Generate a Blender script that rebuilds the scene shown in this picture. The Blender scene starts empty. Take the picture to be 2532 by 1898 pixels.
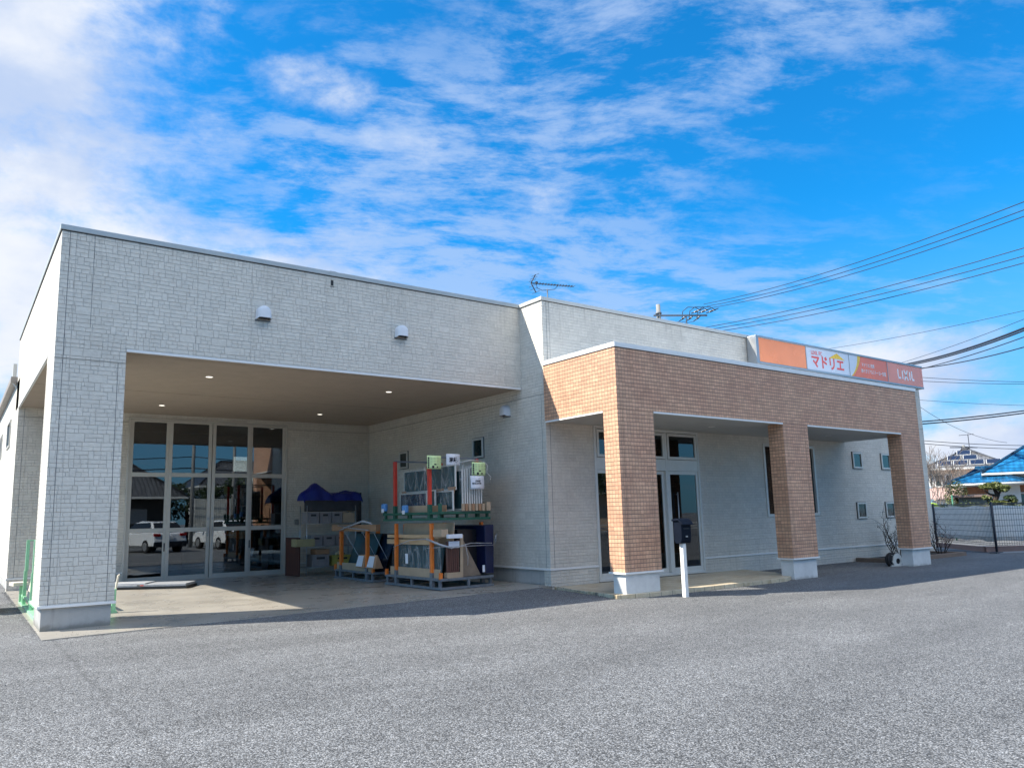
import bpy, math, random
from mathutils import Vector, Matrix
R = math.radians
random.seed(7)
SC = bpy.context.scene
COL = SC.collection

# ------------------------------------------------------------------ camera
F, W0, H0 = 1868.7, 2532.0, 1898.0
CAM = Vector((-1.111, -12.686, 1.5))
YAW, PITCH, ROLL = .6109, .1499, -.0222
PU, PV = 1266 - 73.96, 949 + 44.5
_f = Vector((math.sin(YAW)*math.cos(PITCH), math.cos(YAW)*math.cos(PITCH), math.sin(PITCH)))
_r = Vector((math.cos(YAW), -math.sin(YAW), 0))
_u = _r.cross(_f)
CR = _r*math.cos(ROLL) + _u*math.sin(ROLL)
CU = -_r*math.sin(ROLL) + _u*math.cos(ROLL)
cd = bpy.data.cameras.new('camera')
co = bpy.data.objects.new('camera', cd); COL.objects.link(co)
m = Matrix((CR, CU, -_f)).transposed().to_4x4(); m.translation = CAM
co.matrix_world = m
cd.sensor_width = 36; cd.lens = F*36/W0
cd.shift_x = (1266-PU)/W0; cd.shift_y = (PV-949)/W0
cd.clip_start = .05; cd.clip_end = 3000
SC.camera = co
def at(u, v, D):
    """world point seen at photo pixel (u,v) at forward distance D"""
    return CAM + (_f + CR*((u-PU)/F) - CU*((v-PV)/F))*D

# ------------------------------------------------------------------ light
SUNV = Vector((-.93, .455, 1.0)).normalized()      # towards the sun
EL = math.asin(SUNV.z)
wd = bpy.data.worlds.new('World'); SC.world = wd; wd.use_nodes = True
sl = bpy.data.lights.new('sun', 'SUN'); sl.energy = 4.3; sl.angle = R(.5); sl.color = (1, .92, .79)
so = bpy.data.objects.new('sun', sl); COL.objects.link(so)
so.rotation_euler = (-SUNV).to_track_quat('-Z', 'Y').to_euler()
SC.view_settings.view_transform = 'Standard'; SC.view_settings.look = 'None'
SC.view_settings.exposure = 1.12; SC.view_settings.gamma = 1
try: SC.view_settings.use_curve_mapping = False
except Exception: pass
SC.cycles.max_bounces = 8; SC.cycles.transparent_max_bounces = 12
SC.cycles.caustics_reflective = False; SC.cycles.caustics_refractive = False
SC.cycles.sample_clamp_indirect = 6

# ------------------------------------------------------------------ node helper
class NT:
    def __init__(s, tree): s.t = tree; s.n = tree.nodes; s.l = tree.links
    def node(s, typ, **kw):
        n = s.n.new(typ)
        for k, v in kw.items(): setattr(n, k, v)
        return n
    def inp(s, sock, v):
        if v is None: return
        if hasattr(v, 'is_output') or isinstance(v, bpy.types.NodeSocket): s.l.new(v, sock)
        else: sock.default_value = v
    def M(s, op, a, b=None, c=None, clamp=False):
        n = s.node('ShaderNodeMath', operation=op, use_clamp=clamp)
        s.inp(n.inputs[0], a); s.inp(n.inputs[1], b); s.inp(n.inputs[2], c)
        return n.outputs[0]
    def V(s, op, a, b=None, scale=None):
        n = s.node('ShaderNodeVectorMath', operation=op)
        s.inp(n.inputs[0], a); s.inp(n.inputs[1], b)
        if scale is not None: s.inp(n.inputs['Scale'], scale)
        return n.outputs['Value'] if op in ('DOT_PRODUCT', 'LENGTH', 'DISTANCE') else n.outputs[0]
    def comb(s, x, y, z):
        n = s.node('ShaderNodeCombineXYZ'); s.inp(n.inputs[0], x); s.inp(n.inputs[1], y); s.inp(n.inputs[2], z); return n.outputs[0]
    def sep(s, v):
        n = s.node('ShaderNodeSeparateXYZ'); s.inp(n.inputs[0], v); return n.outputs
    def noise(s, vec, scale, detail=3, rough=.5, dist=0, col=False):
        n = s.node('ShaderNodeTexNoise'); s.inp(n.inputs['Vector'], vec); n.inputs['Scale'].default_value = scale
        n.inputs['Detail'].default_value = detail; n.inputs['Roughness'].default_value = rough; n.inputs['Distortion'].default_value = dist
        return n.outputs['Color' if col else 'Fac']
    def white(s, vec, col=False):
        n = s.node('ShaderNodeTexWhiteNoise', noise_dimensions='3D'); s.inp(n.inputs['Vector'], vec)
        return n.outputs['Color' if col else 'Value']
    def voro(s, vec, scale, feature='F1', out='Distance', rnd=1):
        n = s.node('ShaderNodeTexVoronoi', feature=feature); s.inp(n.inputs['Vector'], vec); n.inputs['Scale'].default_value = scale
        n.inputs['Randomness'].default_value = rnd
        return n.outputs[out]
    def ramp(s, x, a, b, lo=0., hi=1., smooth=True):
        n = s.node('ShaderNodeMapRange'); n.interpolation_type = 'SMOOTHSTEP' if smooth else 'LINEAR'; n.clamp = True
        s.inp(n.inputs[0], x); s.inp(n.inputs[1], a); s.inp(n.inputs[2], b); s.inp(n.inputs[3], lo); s.inp(n.inputs[4], hi)
        return n.outputs[0]
    def mix(s, f, a, b, mode='MIX'):
        n = s.node('ShaderNodeMix', data_type='RGBA', blend_type=mode); s.inp(n.inputs[0], f)
        s.inp(n.inputs[6], a); s.inp(n.inputs[7], b); return n.outputs[2]
    def mul(s, col, f):
        return s.V('SCALE', col, scale=f)
    def pos(s): return s.node('ShaderNodeNewGeometry').outputs['Position']
    def obj(s): return s.node('ShaderNodeTexCoord').outputs['Object']

def c4(c): return (c[0], c[1], c[2], 1)
def mat(name):
    m = bpy.data.materials.new(name); m.use_nodes = True
    t = NT(m.node_tree); b = m.node_tree.nodes['Principled BSDF']
    return m, t, b
def bump(t, b, h, strength=.5, dist=.01):
    n = t.node('ShaderNodeBump'); n.inputs['Strength'].default_value = strength; n.inputs['Distance'].default_value = dist
    t.inp(n.inputs['Height'], h); t.l.new(n.outputs[0], b.inputs['Normal'])
def simple(name, col, rough=.5, metal=0, var=.12, scale=8, bmp=0, spec=.5, emit=0, dirt=0):
    m, t, b = mat(name)
    p = t.obj()
    f = t.noise(p, scale, 5, .6)
    k = t.ramp(f, .3, .7, 1-var, 1+var, False)
    col_s = t.mul(c4(col)[:3], k)
    if dirt:
        g = t.noise(t.V('MULTIPLY', p, (3, 3, .6)), 3, 6, .65)
        col_s = t.mix(t.ramp(g, .5, .72, 0, dirt), col_s, (col[0]*.35, col[1]*.33, col[2]*.3, 1))
    t.inp(b.inputs['Base Color'], col_s)
    t.inp(b.inputs['Roughness'], t.ramp(t.noise(p, scale*2.3, 3), .3, .7, max(.02, rough-.08), min(1, rough+.08), False))
    b.inputs['Metallic'].default_value = metal
    b.inputs['Specular IOR Level'].default_value = spec
    if bmp: bump(t, b, t.noise(p, scale*6, 4, .7), bmp, .01)
    if emit:
        b.inputs['Emission Color'].default_value = c4(col); b.inputs['Emission Strength'].default_value = emit
    return m

# ------------------------------------------------------------------ sky
def build_sky():
    t = NT(wd.node_tree); bg = wd.node_tree.nodes['Background']
    sky = t.node('ShaderNodeTexSky', sky_type='NISHITA'); sky.sun_disc = False
    sky.sun_elevation = EL; sky.sun_rotation = math.atan2(SUNV.x, SUNV.y)
    sky.air_density = 1.0; sky.dust_density = .35; sky.ozone_density = 3.2
    d = t.node('ShaderNodeTexCoord').outputs['Generated']
    x, y, z = t.sep(d)
    up = t.M('MAXIMUM', z, 0.0)
    zz = t.M('ADD', up, .14)
    q = t.comb(t.M('DIVIDE', x, zz), t.M('DIVIDE', y, zz), 0.0)      # a cloud layer overhead
    warp = t.noise(q, .8, 3, .5, col=True)
    qw = t.V('ADD', q, t.mul(t.V('SUBTRACT', warp, (.5, .5, .5)), .35))
    az = t.M('ARCTAN2', x, y)                                          # radians from +y
    el = t.M('ARCSINE', z)
    def blob(a, e, wa, we):                                            # a patch of cloud somewhere in the dome
        da = t.M('DIVIDE', t.M('SUBTRACT', az, R(a)), R(wa)); de = t.M('DIVIDE', t.M('SUBTRACT', el, R(e)), R(we))
        return t.M('EXPONENT', t.M('MULTIPLY', t.M('ADD', t.M('MULTIPLY', da, da), t.M('MULTIPLY', de, de)), -1.0))
    cov = blob(-6, 27, 21, 17)
    for a in ((6, 15, 24, 8), (-20, 12, 34, 15)):
        cov = t.M('MAXIMUM', cov, blob(*a))
    for a, k in (((22.5, 31, 8.5, 3.2), .56), ((30, 27.8, 7, 2.2), .50), ((24, 16, 15, 3.6), .45), ((61, 9.0, 11, 3.0), 1.0), ((71, 3.0, 14, 4.0), .85), ((40, 24, 6, 2.0), .42)):
        cov = t.M('MAXIMUM', cov, t.M('MULTIPLY', blob(*a), k))
    cov = t.M('MAXIMUM', cov, t.M('MULTIPLY', blob(150, 25, 40, 16), .45))  # cloud cover added behind the camera, here and below, to whiten the ambient light
    cov = t.M('MAXIMUM', cov, t.M('MULTIPLY', blob(-120, 30, 50, 22), .75))
    # cumulus: puffy
    n1 = t.noise(qw, 1.5, 10, .58, .1)
    n1b = t.noise(t.V('MULTIPLY', d, (1, 1, 1.9)), 8.0, 12, .64, .08)
    nn = t.M('ADD', t.M('MULTIPLY', n1, .40), t.M('MULTIPLY', n1b, .60))
    c1 = t.ramp(t.M('ADD', nn, t.M('MULTIPLY', cov, .50)), .64, .92)
    # thin broken veil, drawn out towards the lower right
    rot = t.node('ShaderNodeVectorRotate', rotation_type='Z_AXIS'); t.inp(rot.inputs['Vector'], qw); rot.inputs['Angle'].default_value = R(28)
    st = t.V('MULTIPLY', rot.outputs[0], (1.0, 1.9, 1))
    n2 = t.noise(st, 3.4, 12, .68, .05)
    n3 = t.noise(q, .9, 3, .5)
    region = t.M('MAXIMUM', blob(36, 17, 26, 9), t.M('MULTIPLY', t.M('MAXIMUM', blob(56, 35, 24, 7), blob(34, 26, 20, 7)), .75))
    veil = t.M('MULTIPLY', t.ramp(t.M('ADD', n2, t.M('MULTIPLY', region, .15)), .49, .70), t.ramp(t.M('ADD', n3, t.M('MULTIPLY', region, .50)), .44, .80))
    veil = t.M('MULTIPLY', veil, .66)
    hz = t.ramp(el, R(-1), R(22), .80, 0.0)
    clear = t.M('SUBTRACT', 1.0, t.M('MULTIPLY', blob(60, 22, 12, 6), .7))
    veil = t.M('MULTIPLY', veil, clear)
    # cloud shade: greyer bellies
    sh = t.noise(t.V('ADD', t.V('MULTIPLY', d, (1, 1, 1.7)), (0, 0, .05)), 4.2, 7, .55, .1)
    ccol = t.mix(t.ramp(sh, .34, .60), (1.65, 2.05, 2.85, 1), (2.75, 2.88, 3.12, 1))
    base = t.mix(1.0, sky.outputs[0], (.04, .50, .76, 1), 'MULTIPLY')
    base = t.mix(hz, base, (.95, 1.50, 2.25, 1))
    c = t.mix(veil, base, (1.55, 2.05, 2.95, 1))
    c = t.mix(c1, c, ccol)
    # unseen bright cloud field, added behind the camera to lift light on shaded fronts
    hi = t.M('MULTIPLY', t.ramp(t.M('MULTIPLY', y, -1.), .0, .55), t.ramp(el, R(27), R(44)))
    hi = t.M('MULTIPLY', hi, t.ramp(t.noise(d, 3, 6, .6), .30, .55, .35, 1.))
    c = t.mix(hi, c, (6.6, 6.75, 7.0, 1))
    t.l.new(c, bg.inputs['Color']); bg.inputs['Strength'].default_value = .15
build_sky()

# ------------------------------------------------------------------ mesh helper
class MB:
    def __init__(s): s.v = []; s.f = []; s.m = []; s.sm = []
    def add(s, vs, fs, mi=0, sm=False):
        o = len(s.v); s.v += [tuple(p) for p in vs]
        for f in fs: s.f.append([i+o for i in f]); s.m.append(mi); s.sm.append(sm)
        return s
    def box(s, x0, x1, y0, y1, z0, z1, mi=0):
        x0, x1 = min(x0, x1), max(x0, x1); y0, y1 = min(y0, y1), max(y0, y1); z0, z1 = min(z0, z1), max(z0, z1)
        return s.add([(x0,y0,z0),(x1,y0,z0),(x1,y1,z0),(x0,y1,z0),(x0,y0,z1),(x1,y0,z1),(x1,y1,z1),(x0,y1,z1)],
              [(0,3,2,1),(4,5,6,7),(0,1,5,4),(1,2,6,5),(2,3,7,6),(3,0,4,7)], mi)
    def obox(s, c, ax, ay, az, mi=0):
        """box about c with half-axis vectors"""
        c, ax, ay, az = Vector(c), Vector(ax), Vector(ay), Vector(az)
        P = [c+ax*i+ay*j+az*k for k in (-1,1) for i, j in ((-1,-1),(1,-1),(1,1),(-1,1))]
        return s.add(P, [(0,3,2,1),(4,5,6,7),(0,1,5,4),(1,2,6,5),(2,3,7,6),(3,0,4,7)], mi)
    def bar(s, a, b, w, h, mi=0, up=(0,0,1)):
        a, b = Vector(a), Vector(b); d = (b-a); L = d.length; d.normalize()
        u = Vector(up)
        if abs(d.dot(u)) > .95: u = Vector((1,0,0))
        sx = d.cross(u).normalized(); sy = sx.cross(d).normalized()
        return s.obox((a+b)/2, d*L/2, sx*w/2, sy*h/2, mi)
    def tube(s, pts, r, n=8, mi=0, cap=True):
        pts = [Vector(p) for p in pts]
        if not isinstance(r, (list, tuple)): r = [r]*len(pts)
        vs = []; fs = []; pu = None
        for i, p in enumerate(pts):
            d = (pts[min(i+1, len(pts)-1)] - pts[max(i-1, 0)])
            d = d.normalized() if d.length > 1e-9 else Vector((0,0,1))
            if pu is None: pu = Vector((0,0,1)) if abs(d.z) < .9 else Vector((1,0,0))
            sx = d.cross(pu).normalized(); pu = sx.cross(d).normalized()
            for k in range(n):
                a = 2*math.pi*k/n; vs.append(p + (sx*math.cos(a) + pu*math.sin(a))*r[i])
        for i in range(len(pts)-1):
            for k in range(n):
                k2 = (k+1) % n; fs.append((i*n+k, i*n+k2, (i+1)*n+k2, (i+1)*n+k))
        s.add(vs, fs, mi, True)
        if cap and n > 2:
            o = len(s.v)-len(vs)
            s.f.append([o+k for k in range(n)][::-1]); s.m.append(mi); s.sm.append(False)
            s.f.append([o+(len(pts)-1)*n+k for k in range(n)]); s.m.append(mi); s.sm.append(False)
        return s
    def prism(s, out, a, b, mi=0):
        """outline (list of 3D points) swept from offset a to offset b"""
        a, b = Vector(a), Vector(b); n = len(out)
        P = [Vector(p)+a for p in out] + [Vector(p)+b for p in out]
        return s.add(P, [tuple(range(n))[::-1], tuple(range(n, 2*n))] + [(i, (i+1)%n, n+(i+1)%n, n+i) for i in range(n)], mi)
    def quad(s, a, b, c, d, mi=0): return s.add([a, b, c, d], [(0,1,2,3)], mi)
    def build(s, name, mats, parent=None, local=False, bevel=0, smooth=None):
        me = bpy.data.meshes.new(name)
        vs = s.v
        if parent is not None and not local:
            inv = WM[parent.name].inverted(); vs = [tuple(inv @ Vector(p)) for p in vs]
        me.from_pydata(vs, [], s.f); me.update()
        if not isinstance(mats, (list, tuple)): mats = [mats]
        for q in mats: me.materials.append(q)
        for i, pl in enumerate(me.polygons):
            pl.material_index = s.m[i]; pl.use_smooth = s.sm[i] if smooth is None else smooth
        o = bpy.data.objects.new(name, me); COL.objects.link(o)
        if parent is not None: o.parent = parent; WM[o.name] = WM[parent.name].copy()
        else: WM[o.name] = Matrix.Identity(4)
        if bevel:
            md = o.modifiers.new('bevel', 'BEVEL'); md.width = bevel; md.segments = 2; md.limit_method = 'ANGLE'; md.angle_limit = R(50)
        return o
WM = {}
def tag(o, label=None, cat=None, group=None, kind=None):
    if label: o['label'] = label
    if cat: o['category'] = cat
    if group: o['group'] = group
    if kind: o['kind'] = kind
    return o
def thing(name, label, cat, loc=(0,0,0), rz=0, group=None):
    o = bpy.data.objects.new(name, None); COL.objects.link(o); o.empty_display_size = .2
    o.location = loc; o.rotation_euler = (0, 0, rz)
    WM[o.name] = Matrix.Translation(Vector(loc)) @ Matrix.Rotation(rz, 4, 'Z')
    return tag(o, label, cat, group)
def text(body, size, M, mt, parent, name='lettering', bold=0., align='LEFT', sx=1., depth=.001):
    """text turned into a mesh; M places the text plane in the parent's space"""
    c = bpy.data.curves.new('tmp', 'FONT'); c.body = body; c.size = size; c.align_x = align
    c.extrude = depth; c.offset = bold; c.resolution_u = 3
    o = bpy.data.objects.new('tmp', c); COL.objects.link(o)
    dg = bpy.context.evaluated_depsgraph_get(); me = bpy.data.meshes.new_from_object(o.evaluated_get(dg))
    bpy.data.objects.remove(o); bpy.data.curves.remove(c)
    me.transform(M @ Matrix.Diagonal((sx, 1, 1, 1))); me.name = name
    me.materials.clear(); me.materials.append(mt)
    ob = bpy.data.objects.new(name, me); COL.objects.link(ob); ob.parent = parent; WM[ob.name] = WM[parent.name].copy()
    return ob
def plane_m(origin, right, up):
    r, u = Vector(right).normalized(), Vector(up).normalized()
    m = Matrix((r, u, r.cross(u))).transposed().to_4x4(); m.translation = Vector(origin); return m

# ------------------------------------------------------------------ materials
def wall_uv(t):
    """(u along the wall, height) from the surface's own facing"""
    g = t.node('ShaderNodeNewGeometry'); P = t.sep(t.obj()); N = t.sep(g.outputs['True Normal'])
    isx = t.M('GREATER_THAN', t.M('ABSOLUTE', N[0]), .5)
    u = t.M('ADD', t.M('MULTIPLY', P[1], isx), t.M('MULTIPLY', P[0], t.M('SUBTRACT', 1., isx)))
    return u, P[2], isx
def make_siding(name, col):
    m, t, b = mat(name)
    u, v, isx = wall_uv(t)
    p = t.obj()
    w2 = t.M('MULTIPLY', t.M('SUBTRACT', t.noise(p, 9, 2), .5), .006)
    u = t.M('ADD', u, w2); v = t.M('ADD', v, w2)
    Hh, Wc = .130, .255
    vr = t.M('DIVIDE', v, Hh); row = t.M('FLOOR', vr)
    off = t.white(t.comb(row, isx, 3.3))
    uu = t.M('ADD', t.M('DIVIDE', u, Wc), t.M('MULTIPLY', off, 7.0)); colm = t.M('FLOOR', uu)
    a = t.M('MULTIPLY', t.M('FRACT', uu), Wc); bb = t.M('MULTIPLY', t.M('FRACT', vr), Hh)
    rc = t.sep(t.white(t.comb(colm, row, isx), True)); rd = t.sep(t.white(t.comb(colm, row, t.M('ADD', isx, 9.)), True))
    tv = t.M('LESS_THAN', rc[0], .42); big = t.M('GREATER_THAN', rc[0], .93)
    vw = t.M('ADD', .062, t.M('MULTIPLY', rd[0], .03))
    invert = t.M('MULTIPLY', tv, t.M('LESS_THAN', a, vw))
    nomid = t.M('MAXIMUM', invert, big)
    BIG = 1.0
    def gate(d, off_mask): return t.M('ADD', d, t.M('MULTIPLY', off_mask, BIG))
    dvv = t.M('MINIMUM', a, t.M('SUBTRACT', Wc, a)); dh = t.M('MINIMUM', bb, t.M('SUBTRACT', Hh, bb))
    d1 = gate(t.M('ABSOLUTE', t.M('SUBTRACT', a, vw)), t.M('SUBTRACT', 1., tv))
    d2 = gate(t.M('ABSOLUTE', t.M('SUBTRACT', bb, Hh*.5)), nomid)
    low = t.M('LESS_THAN', bb, Hh*.5)
    p1 = t.M('ADD', .12, t.M('MULTIPLY', rc[1], .09)); p2 = t.M('ADD', .11, t.M('MULTIPLY', rc[2], .10))
    d3 = gate(t.M('ABSOLUTE', t.M('SUBTRACT', a, p1)), t.M('MAXIMUM', nomid, t.M('SUBTRACT', 1., low)))
    d4 = gate(t.M('ABSOLUTE', t.M('SUBTRACT', a, p2)), t.M('MAXIMUM', nomid, t.M('MAXIMUM', low, t.M('LESS_THAN', rd[1], .45))))
    dd = t.M('MINIMUM', t.M('MINIMUM', t.M('MINIMUM', dvv, dh), t.M('MINIMUM', d1, d2)), t.M('MINIMUM', d3, d4))
    hor = t.M('MINIMUM', dh, d2); g = t.M('MULTIPLY', t.ramp(dd, .0002, .0040), t.ramp(hor, .001, .0095, .60, 1.))  # horizontal joints drawn wider and darker, their groove shade put into the colour
    # panel joints of the boards
    z0 = t.M('ABSOLUTE', t.M('SUBTRACT', v, 3.985)); uj = t.M('ABSOLUTE', t.M('SUBTRACT', t.M('FRACT', t.M('DIVIDE', t.M('ADD', u, .25), .91)), .5))
    jz = t.ramp(z0, .003, .008); jm = t.M('MULTIPLY', jz, t.ramp(t.M('MULTIPLY', uj, .91), .001, .005, .55, 1.))
    rough = t.noise(t.V('ADD', t.V('MULTIPLY', p, (1, 1, 1.4)), t.mul(t.comb(rc[0], rc[1], rc[2]), 3.)), 11, 6, .62, .6)
    rough2 = t.voro(t.V('ADD', p, t.mul(t.noise(p, 14, 2, .5, col=True), .05)), 13, 'SMOOTH_F1')
    h = t.M('ADD', t.M('MULTIPLY', g, .55), t.M('ADD', t.M('MULTIPLY', rough, 1.1), t.M('MULTIPLY', rough2, .35)))
    h = t.M('ADD', h, t.M('ADD', t.M('MULTIPLY', rd[2], .3), t.M('MULTIPLY', low, t.M('MULTIPLY', rc[2], .3))))
    h = t.M('MULTIPLY', h, jm)
    bump(t, b, h, 1.0, .011)
    var = t.ramp(t.noise(p, 1.1, 4), .3, .7, .95, 1.04, False)
    k = t.M('MULTIPLY', t.M('MULTIPLY', t.ramp(g, 0, 1, .78, 1.), t.ramp(jz, 0, 1, .55, 1.)), var)
    k = t.M('MULTIPLY', k, t.ramp(rough, .34, .66, .93, 1.05, False)); k = t.M('MULTIPLY', k, t.M('ADD', .95, t.M('MULTIPLY', rd[2], .08)))  # relief shading of the rough stone put into the colour
    stain = t.noise(t.V('MULTIPLY', p, (3.5, 3.5, .35)), 1.5, 5, .6)
    base = t.mul(col, k)
    base = t.mix(t.ramp(stain, .55, .8, 0, .12), base, (.45, .42, .36, 1))
    run = t.noise(t.comb(t.M('MULTIPLY', u, 9.), t.M('MULTIPLY', v, .45), isx), 1.0, 6, .7)
    runm = t.M('MULTIPLY', t.ramp(run, .48, .75), t.M('MAXIMUM', t.ramp(v, 5.2, 6.0, 0, .42), t.ramp(v, .35, 1.0, .30, 0.)))
    base = t.mix(runm, base, (.30, .28, .24, 1))
    t.inp(b.inputs['Base Color'], base); b.inputs['Roughness'].default_value = .62
    b.inputs['Specular IOR Level'].default_value = .3
    return m
def make_tile():
    m, t, b = mat('brick_tile')
    u, v, isx = wall_uv(t); p = t.obj()
    off = t.M('ADD', t.M('MULTIPLY', isx, 2.855), t.M('MULTIPLY', t.M('SUBTRACT', 1., isx), -8.80))
    u = t.M('ADD', u, off)
    tw, th = .0785, .0735
    vr = t.M('DIVIDE', t.M('SUBTRACT', v, .45), th); row = t.M('FLOOR', vr)
    pair = t.M('FLOOR', t.M('DIVIDE', row, 2.0))
    sh = t.M('MULTIPLY', t.M('FRACT', t.M('DIVIDE', row, 2.0)), t.M('MULTIPLY', t.white(t.comb(pair, isx, 1.)), .3))
    uu = t.M('ADD', t.M('DIVIDE', u, tw), sh); colm = t.M('FLOOR', uu)
    fa = t.M('FRACT', uu); fb = t.M('FRACT', vr)
    dx = t.M('MULTIPLY', t.M('MINIMUM', fa, t.M('SUBTRACT', 1., fa)), tw); dz = t.M('MULTIPLY', t.M('MINIMUM', fb, t.M('SUBTRACT', 1., fb)), th)
    gx = t.ramp(dx, .001, .005, .05, 1.); gz = t.ramp(dz, .0028, .0075)
    g = t.M('MULTIPLY', gx, gz)
    r = t.white(t.comb(colm, row, isx)); rr = t.white(t.comb(t.M('FLOOR', t.M('DIVIDE', uu, 3.)), row, t.M('ADD', isx, 4.)))
    k = t.M('ADD', .86, t.M('MULTIPLY', r, .22)); k = t.M('MULTIPLY', k, t.M('ADD', .9, t.M('MULTIPLY', rr, .16)))
    sp = t.ramp(t.noise(p, 55, 4, .7), .3, .7, .86, 1.12, False)
    c = t.mix(t.ramp(t.noise(p, 2.2, 4), .35, .65), (.68, .40, .255, 1), (.62, .345, .22, 1))
    c = t.mul(t.mul(c, k), sp)
    c = t.mix(g, (.20, .13, .10, 1), c)
    t.inp(b.inputs['Base Color'], c); b.inputs['Roughness'].default_value = .55
    h = t.M('ADD', t.M('MULTIPLY', g, 1.), t.M('ADD', t.M('MULTIPLY', t.noise(p, 28, 5, .65), .45), t.M('MULTIPLY', r, .12)))
    bump(t, b, h, .9, .008)
    return m
def make_asphalt():
    m, t, b = mat('porous_asphalt')
    p = t.pos()
    w = t.V('ADD', p, t.mul(t.V('SUBTRACT', t.noise(p, 60, 2, .5, col=True), (.5, .5, .5)), .01))
    cell = t.sep(t.voro(w, 92, out='Color'))
    d = t.voro(w, 92)
    cell2 = t.sep(t.voro(w, 140, out='Color'))
    big = t.noise(p, .5, 5, .55); mid = t.noise(p, 5, 4, .6)
    v = t.M('ADD', .09, t.M('MULTIPLY', t.M('POWER', cell[0], 1.7), .28))
    v = t.M('ADD', v, t.M('MULTIPLY', t.M('POWER', cell2[1], 4.), .18))
    v = t.M('MULTIPLY', v, t.ramp(d, .30, .75, 1.0, .30))
    v = t.M('MULTIPLY', v, t.ramp(big, .3, .7, .90, 1.10, False)); v = t.M('MULTIPLY', v, t.ramp(mid, .3, .7, .90, 1.10, False))
    v = t.M('MULTIPLY', v, t.ramp(t.noise(p, 17, 3), .3, .7, .88, 1.12, False))
    # worn tracks
    seam = t.M('ABSOLUTE', t.M('ADD', t.M('SUBTRACT', t.sep(p)[0], .12), t.M('MULTIPLY', t.M('SUBTRACT', t.noise(p, 2.5, 5, .6), .5), .22)))
    v = t.M('MULTIPLY', v, t.ramp(seam, .0, .045, .78, 1.0))
    v = t.M('MULTIPLY', v, t.ramp(t.noise(t.V('MULTIPLY', p, (.25, 1.2, 1)), .8, 4, .6), .35, .65, .90, 1.08))
    tint = t.mix(cell[2], (.95, .985, 1.03, 1), (1.0, 1.0, .99, 1))
    t.inp(b.inputs['Base Color'], t.mul(tint, v))
    b.inputs['Roughness'].default_value = .8; b.inputs['Specular IOR Level'].default_value = .35
    bump(t, b, t.M('MULTIPLY', t.M('SUBTRACT', 1., d), t.M('ADD', .6, t.M('MULTIPLY', cell[1], .6))), .75, .006)
    return m
def make_concrete(name, col, gloss=.5, stain=.5, streak=False, spec=.5, base_dirt=None):
    m, t, b = mat(name); p = t.obj()
    n = t.noise(p, 1.3, 7, .6); n2 = t.noise(p, 9, 6, .7); n3 = t.noise(p, .8, 4, .55, 0)
    k = t.M('MULTIPLY', t.ramp(n, .3, .7, .86, 1.1, False), t.ramp(n2, .3, .7, .93, 1.06, False))
    c = t.mul(c4(col)[:3], k); k = None
    c = t.mix(t.ramp(n3, .3, .9, 0, stain), c, (col[0]*.62, col[1]*.58, col[2]*.52, 1))
    if streak:
        s = t.noise(t.V('MULTIPLY', p, (7, 7, .5)), 1.2, 5, .6)
        c = t.mix(t.ramp(s, .5, .75, 0, .55), c, (col[0]*.4, col[1]*.4, col[2]*.38, 1))
    if base_dirt is not None:
        z = t.sep(p)[2]
        zn = t.M('ADD', z, t.M('MULTIPLY', t.M('SUBTRACT', t.noise(p, 5, 5, .65), .5), .16))
        c = t.mix(t.ramp(zn, base_dirt-.03, base_dirt+.07, .62, 0.), c, (col[0]*.28, col[1]*.27, col[2]*.22, 1))
    t.inp(b.inputs['Base Color'], c)
    t.inp(b.inputs['Roughness'], t.ramp(n, .3, .7, gloss, gloss+.1, False)); b.inputs['Specular IOR Level'].default_value = spec
    bump(t, b, t.noise(p, 5, 2), .06, .004)
    return m
def make_paving():
    m, t, b = mat('porch_tile'); P = t.sep(t.obj()); p = t.obj()
    S = .30
    fx = t.M('FRACT', t.M('DIVIDE', P[0], S)); fy = t.M('FRACT', t.M('DIVIDE', P[1], S)); fz = t.M('FRACT', t.M('DIVIDE', t.M('ADD', P[2], .1), .2))
    d = t.M('MINIMUM', t.M('MINIMUM', fx, t.M('SUBTRACT', 1., fx)), t.M('MINIMUM', fy, t.M('SUBTRACT', 1., fy)))
    id_ = t.white(t.comb(t.M('FLOOR', t.M('DIVIDE', P[0], S)), t.M('FLOOR', t.M('DIVIDE', P[1], S)), 1.))
    n = t.noise(t.V('MULTIPLY', p, (1, 3, 1)), 3.5, 6, .65, 1.2)
    c = t.mix(t.ramp(n, .38, .64), (.62, .52, .36, 1), (.44, .33, .19, 1))
    c = t.mix(t.ramp(id_, 0, 1, 0, .45), c, (.66, .58, .44, 1))
    c = t.mix(t.ramp(d, .008, .03), (.19, .16, .13, 1), c)
    t.inp(b.inputs['Base Color'], c); b.inputs['Roughness'].default_value = .38
    bump(t, b, t.ramp(d, .008, .03), .4, .004)
    return m
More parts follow.
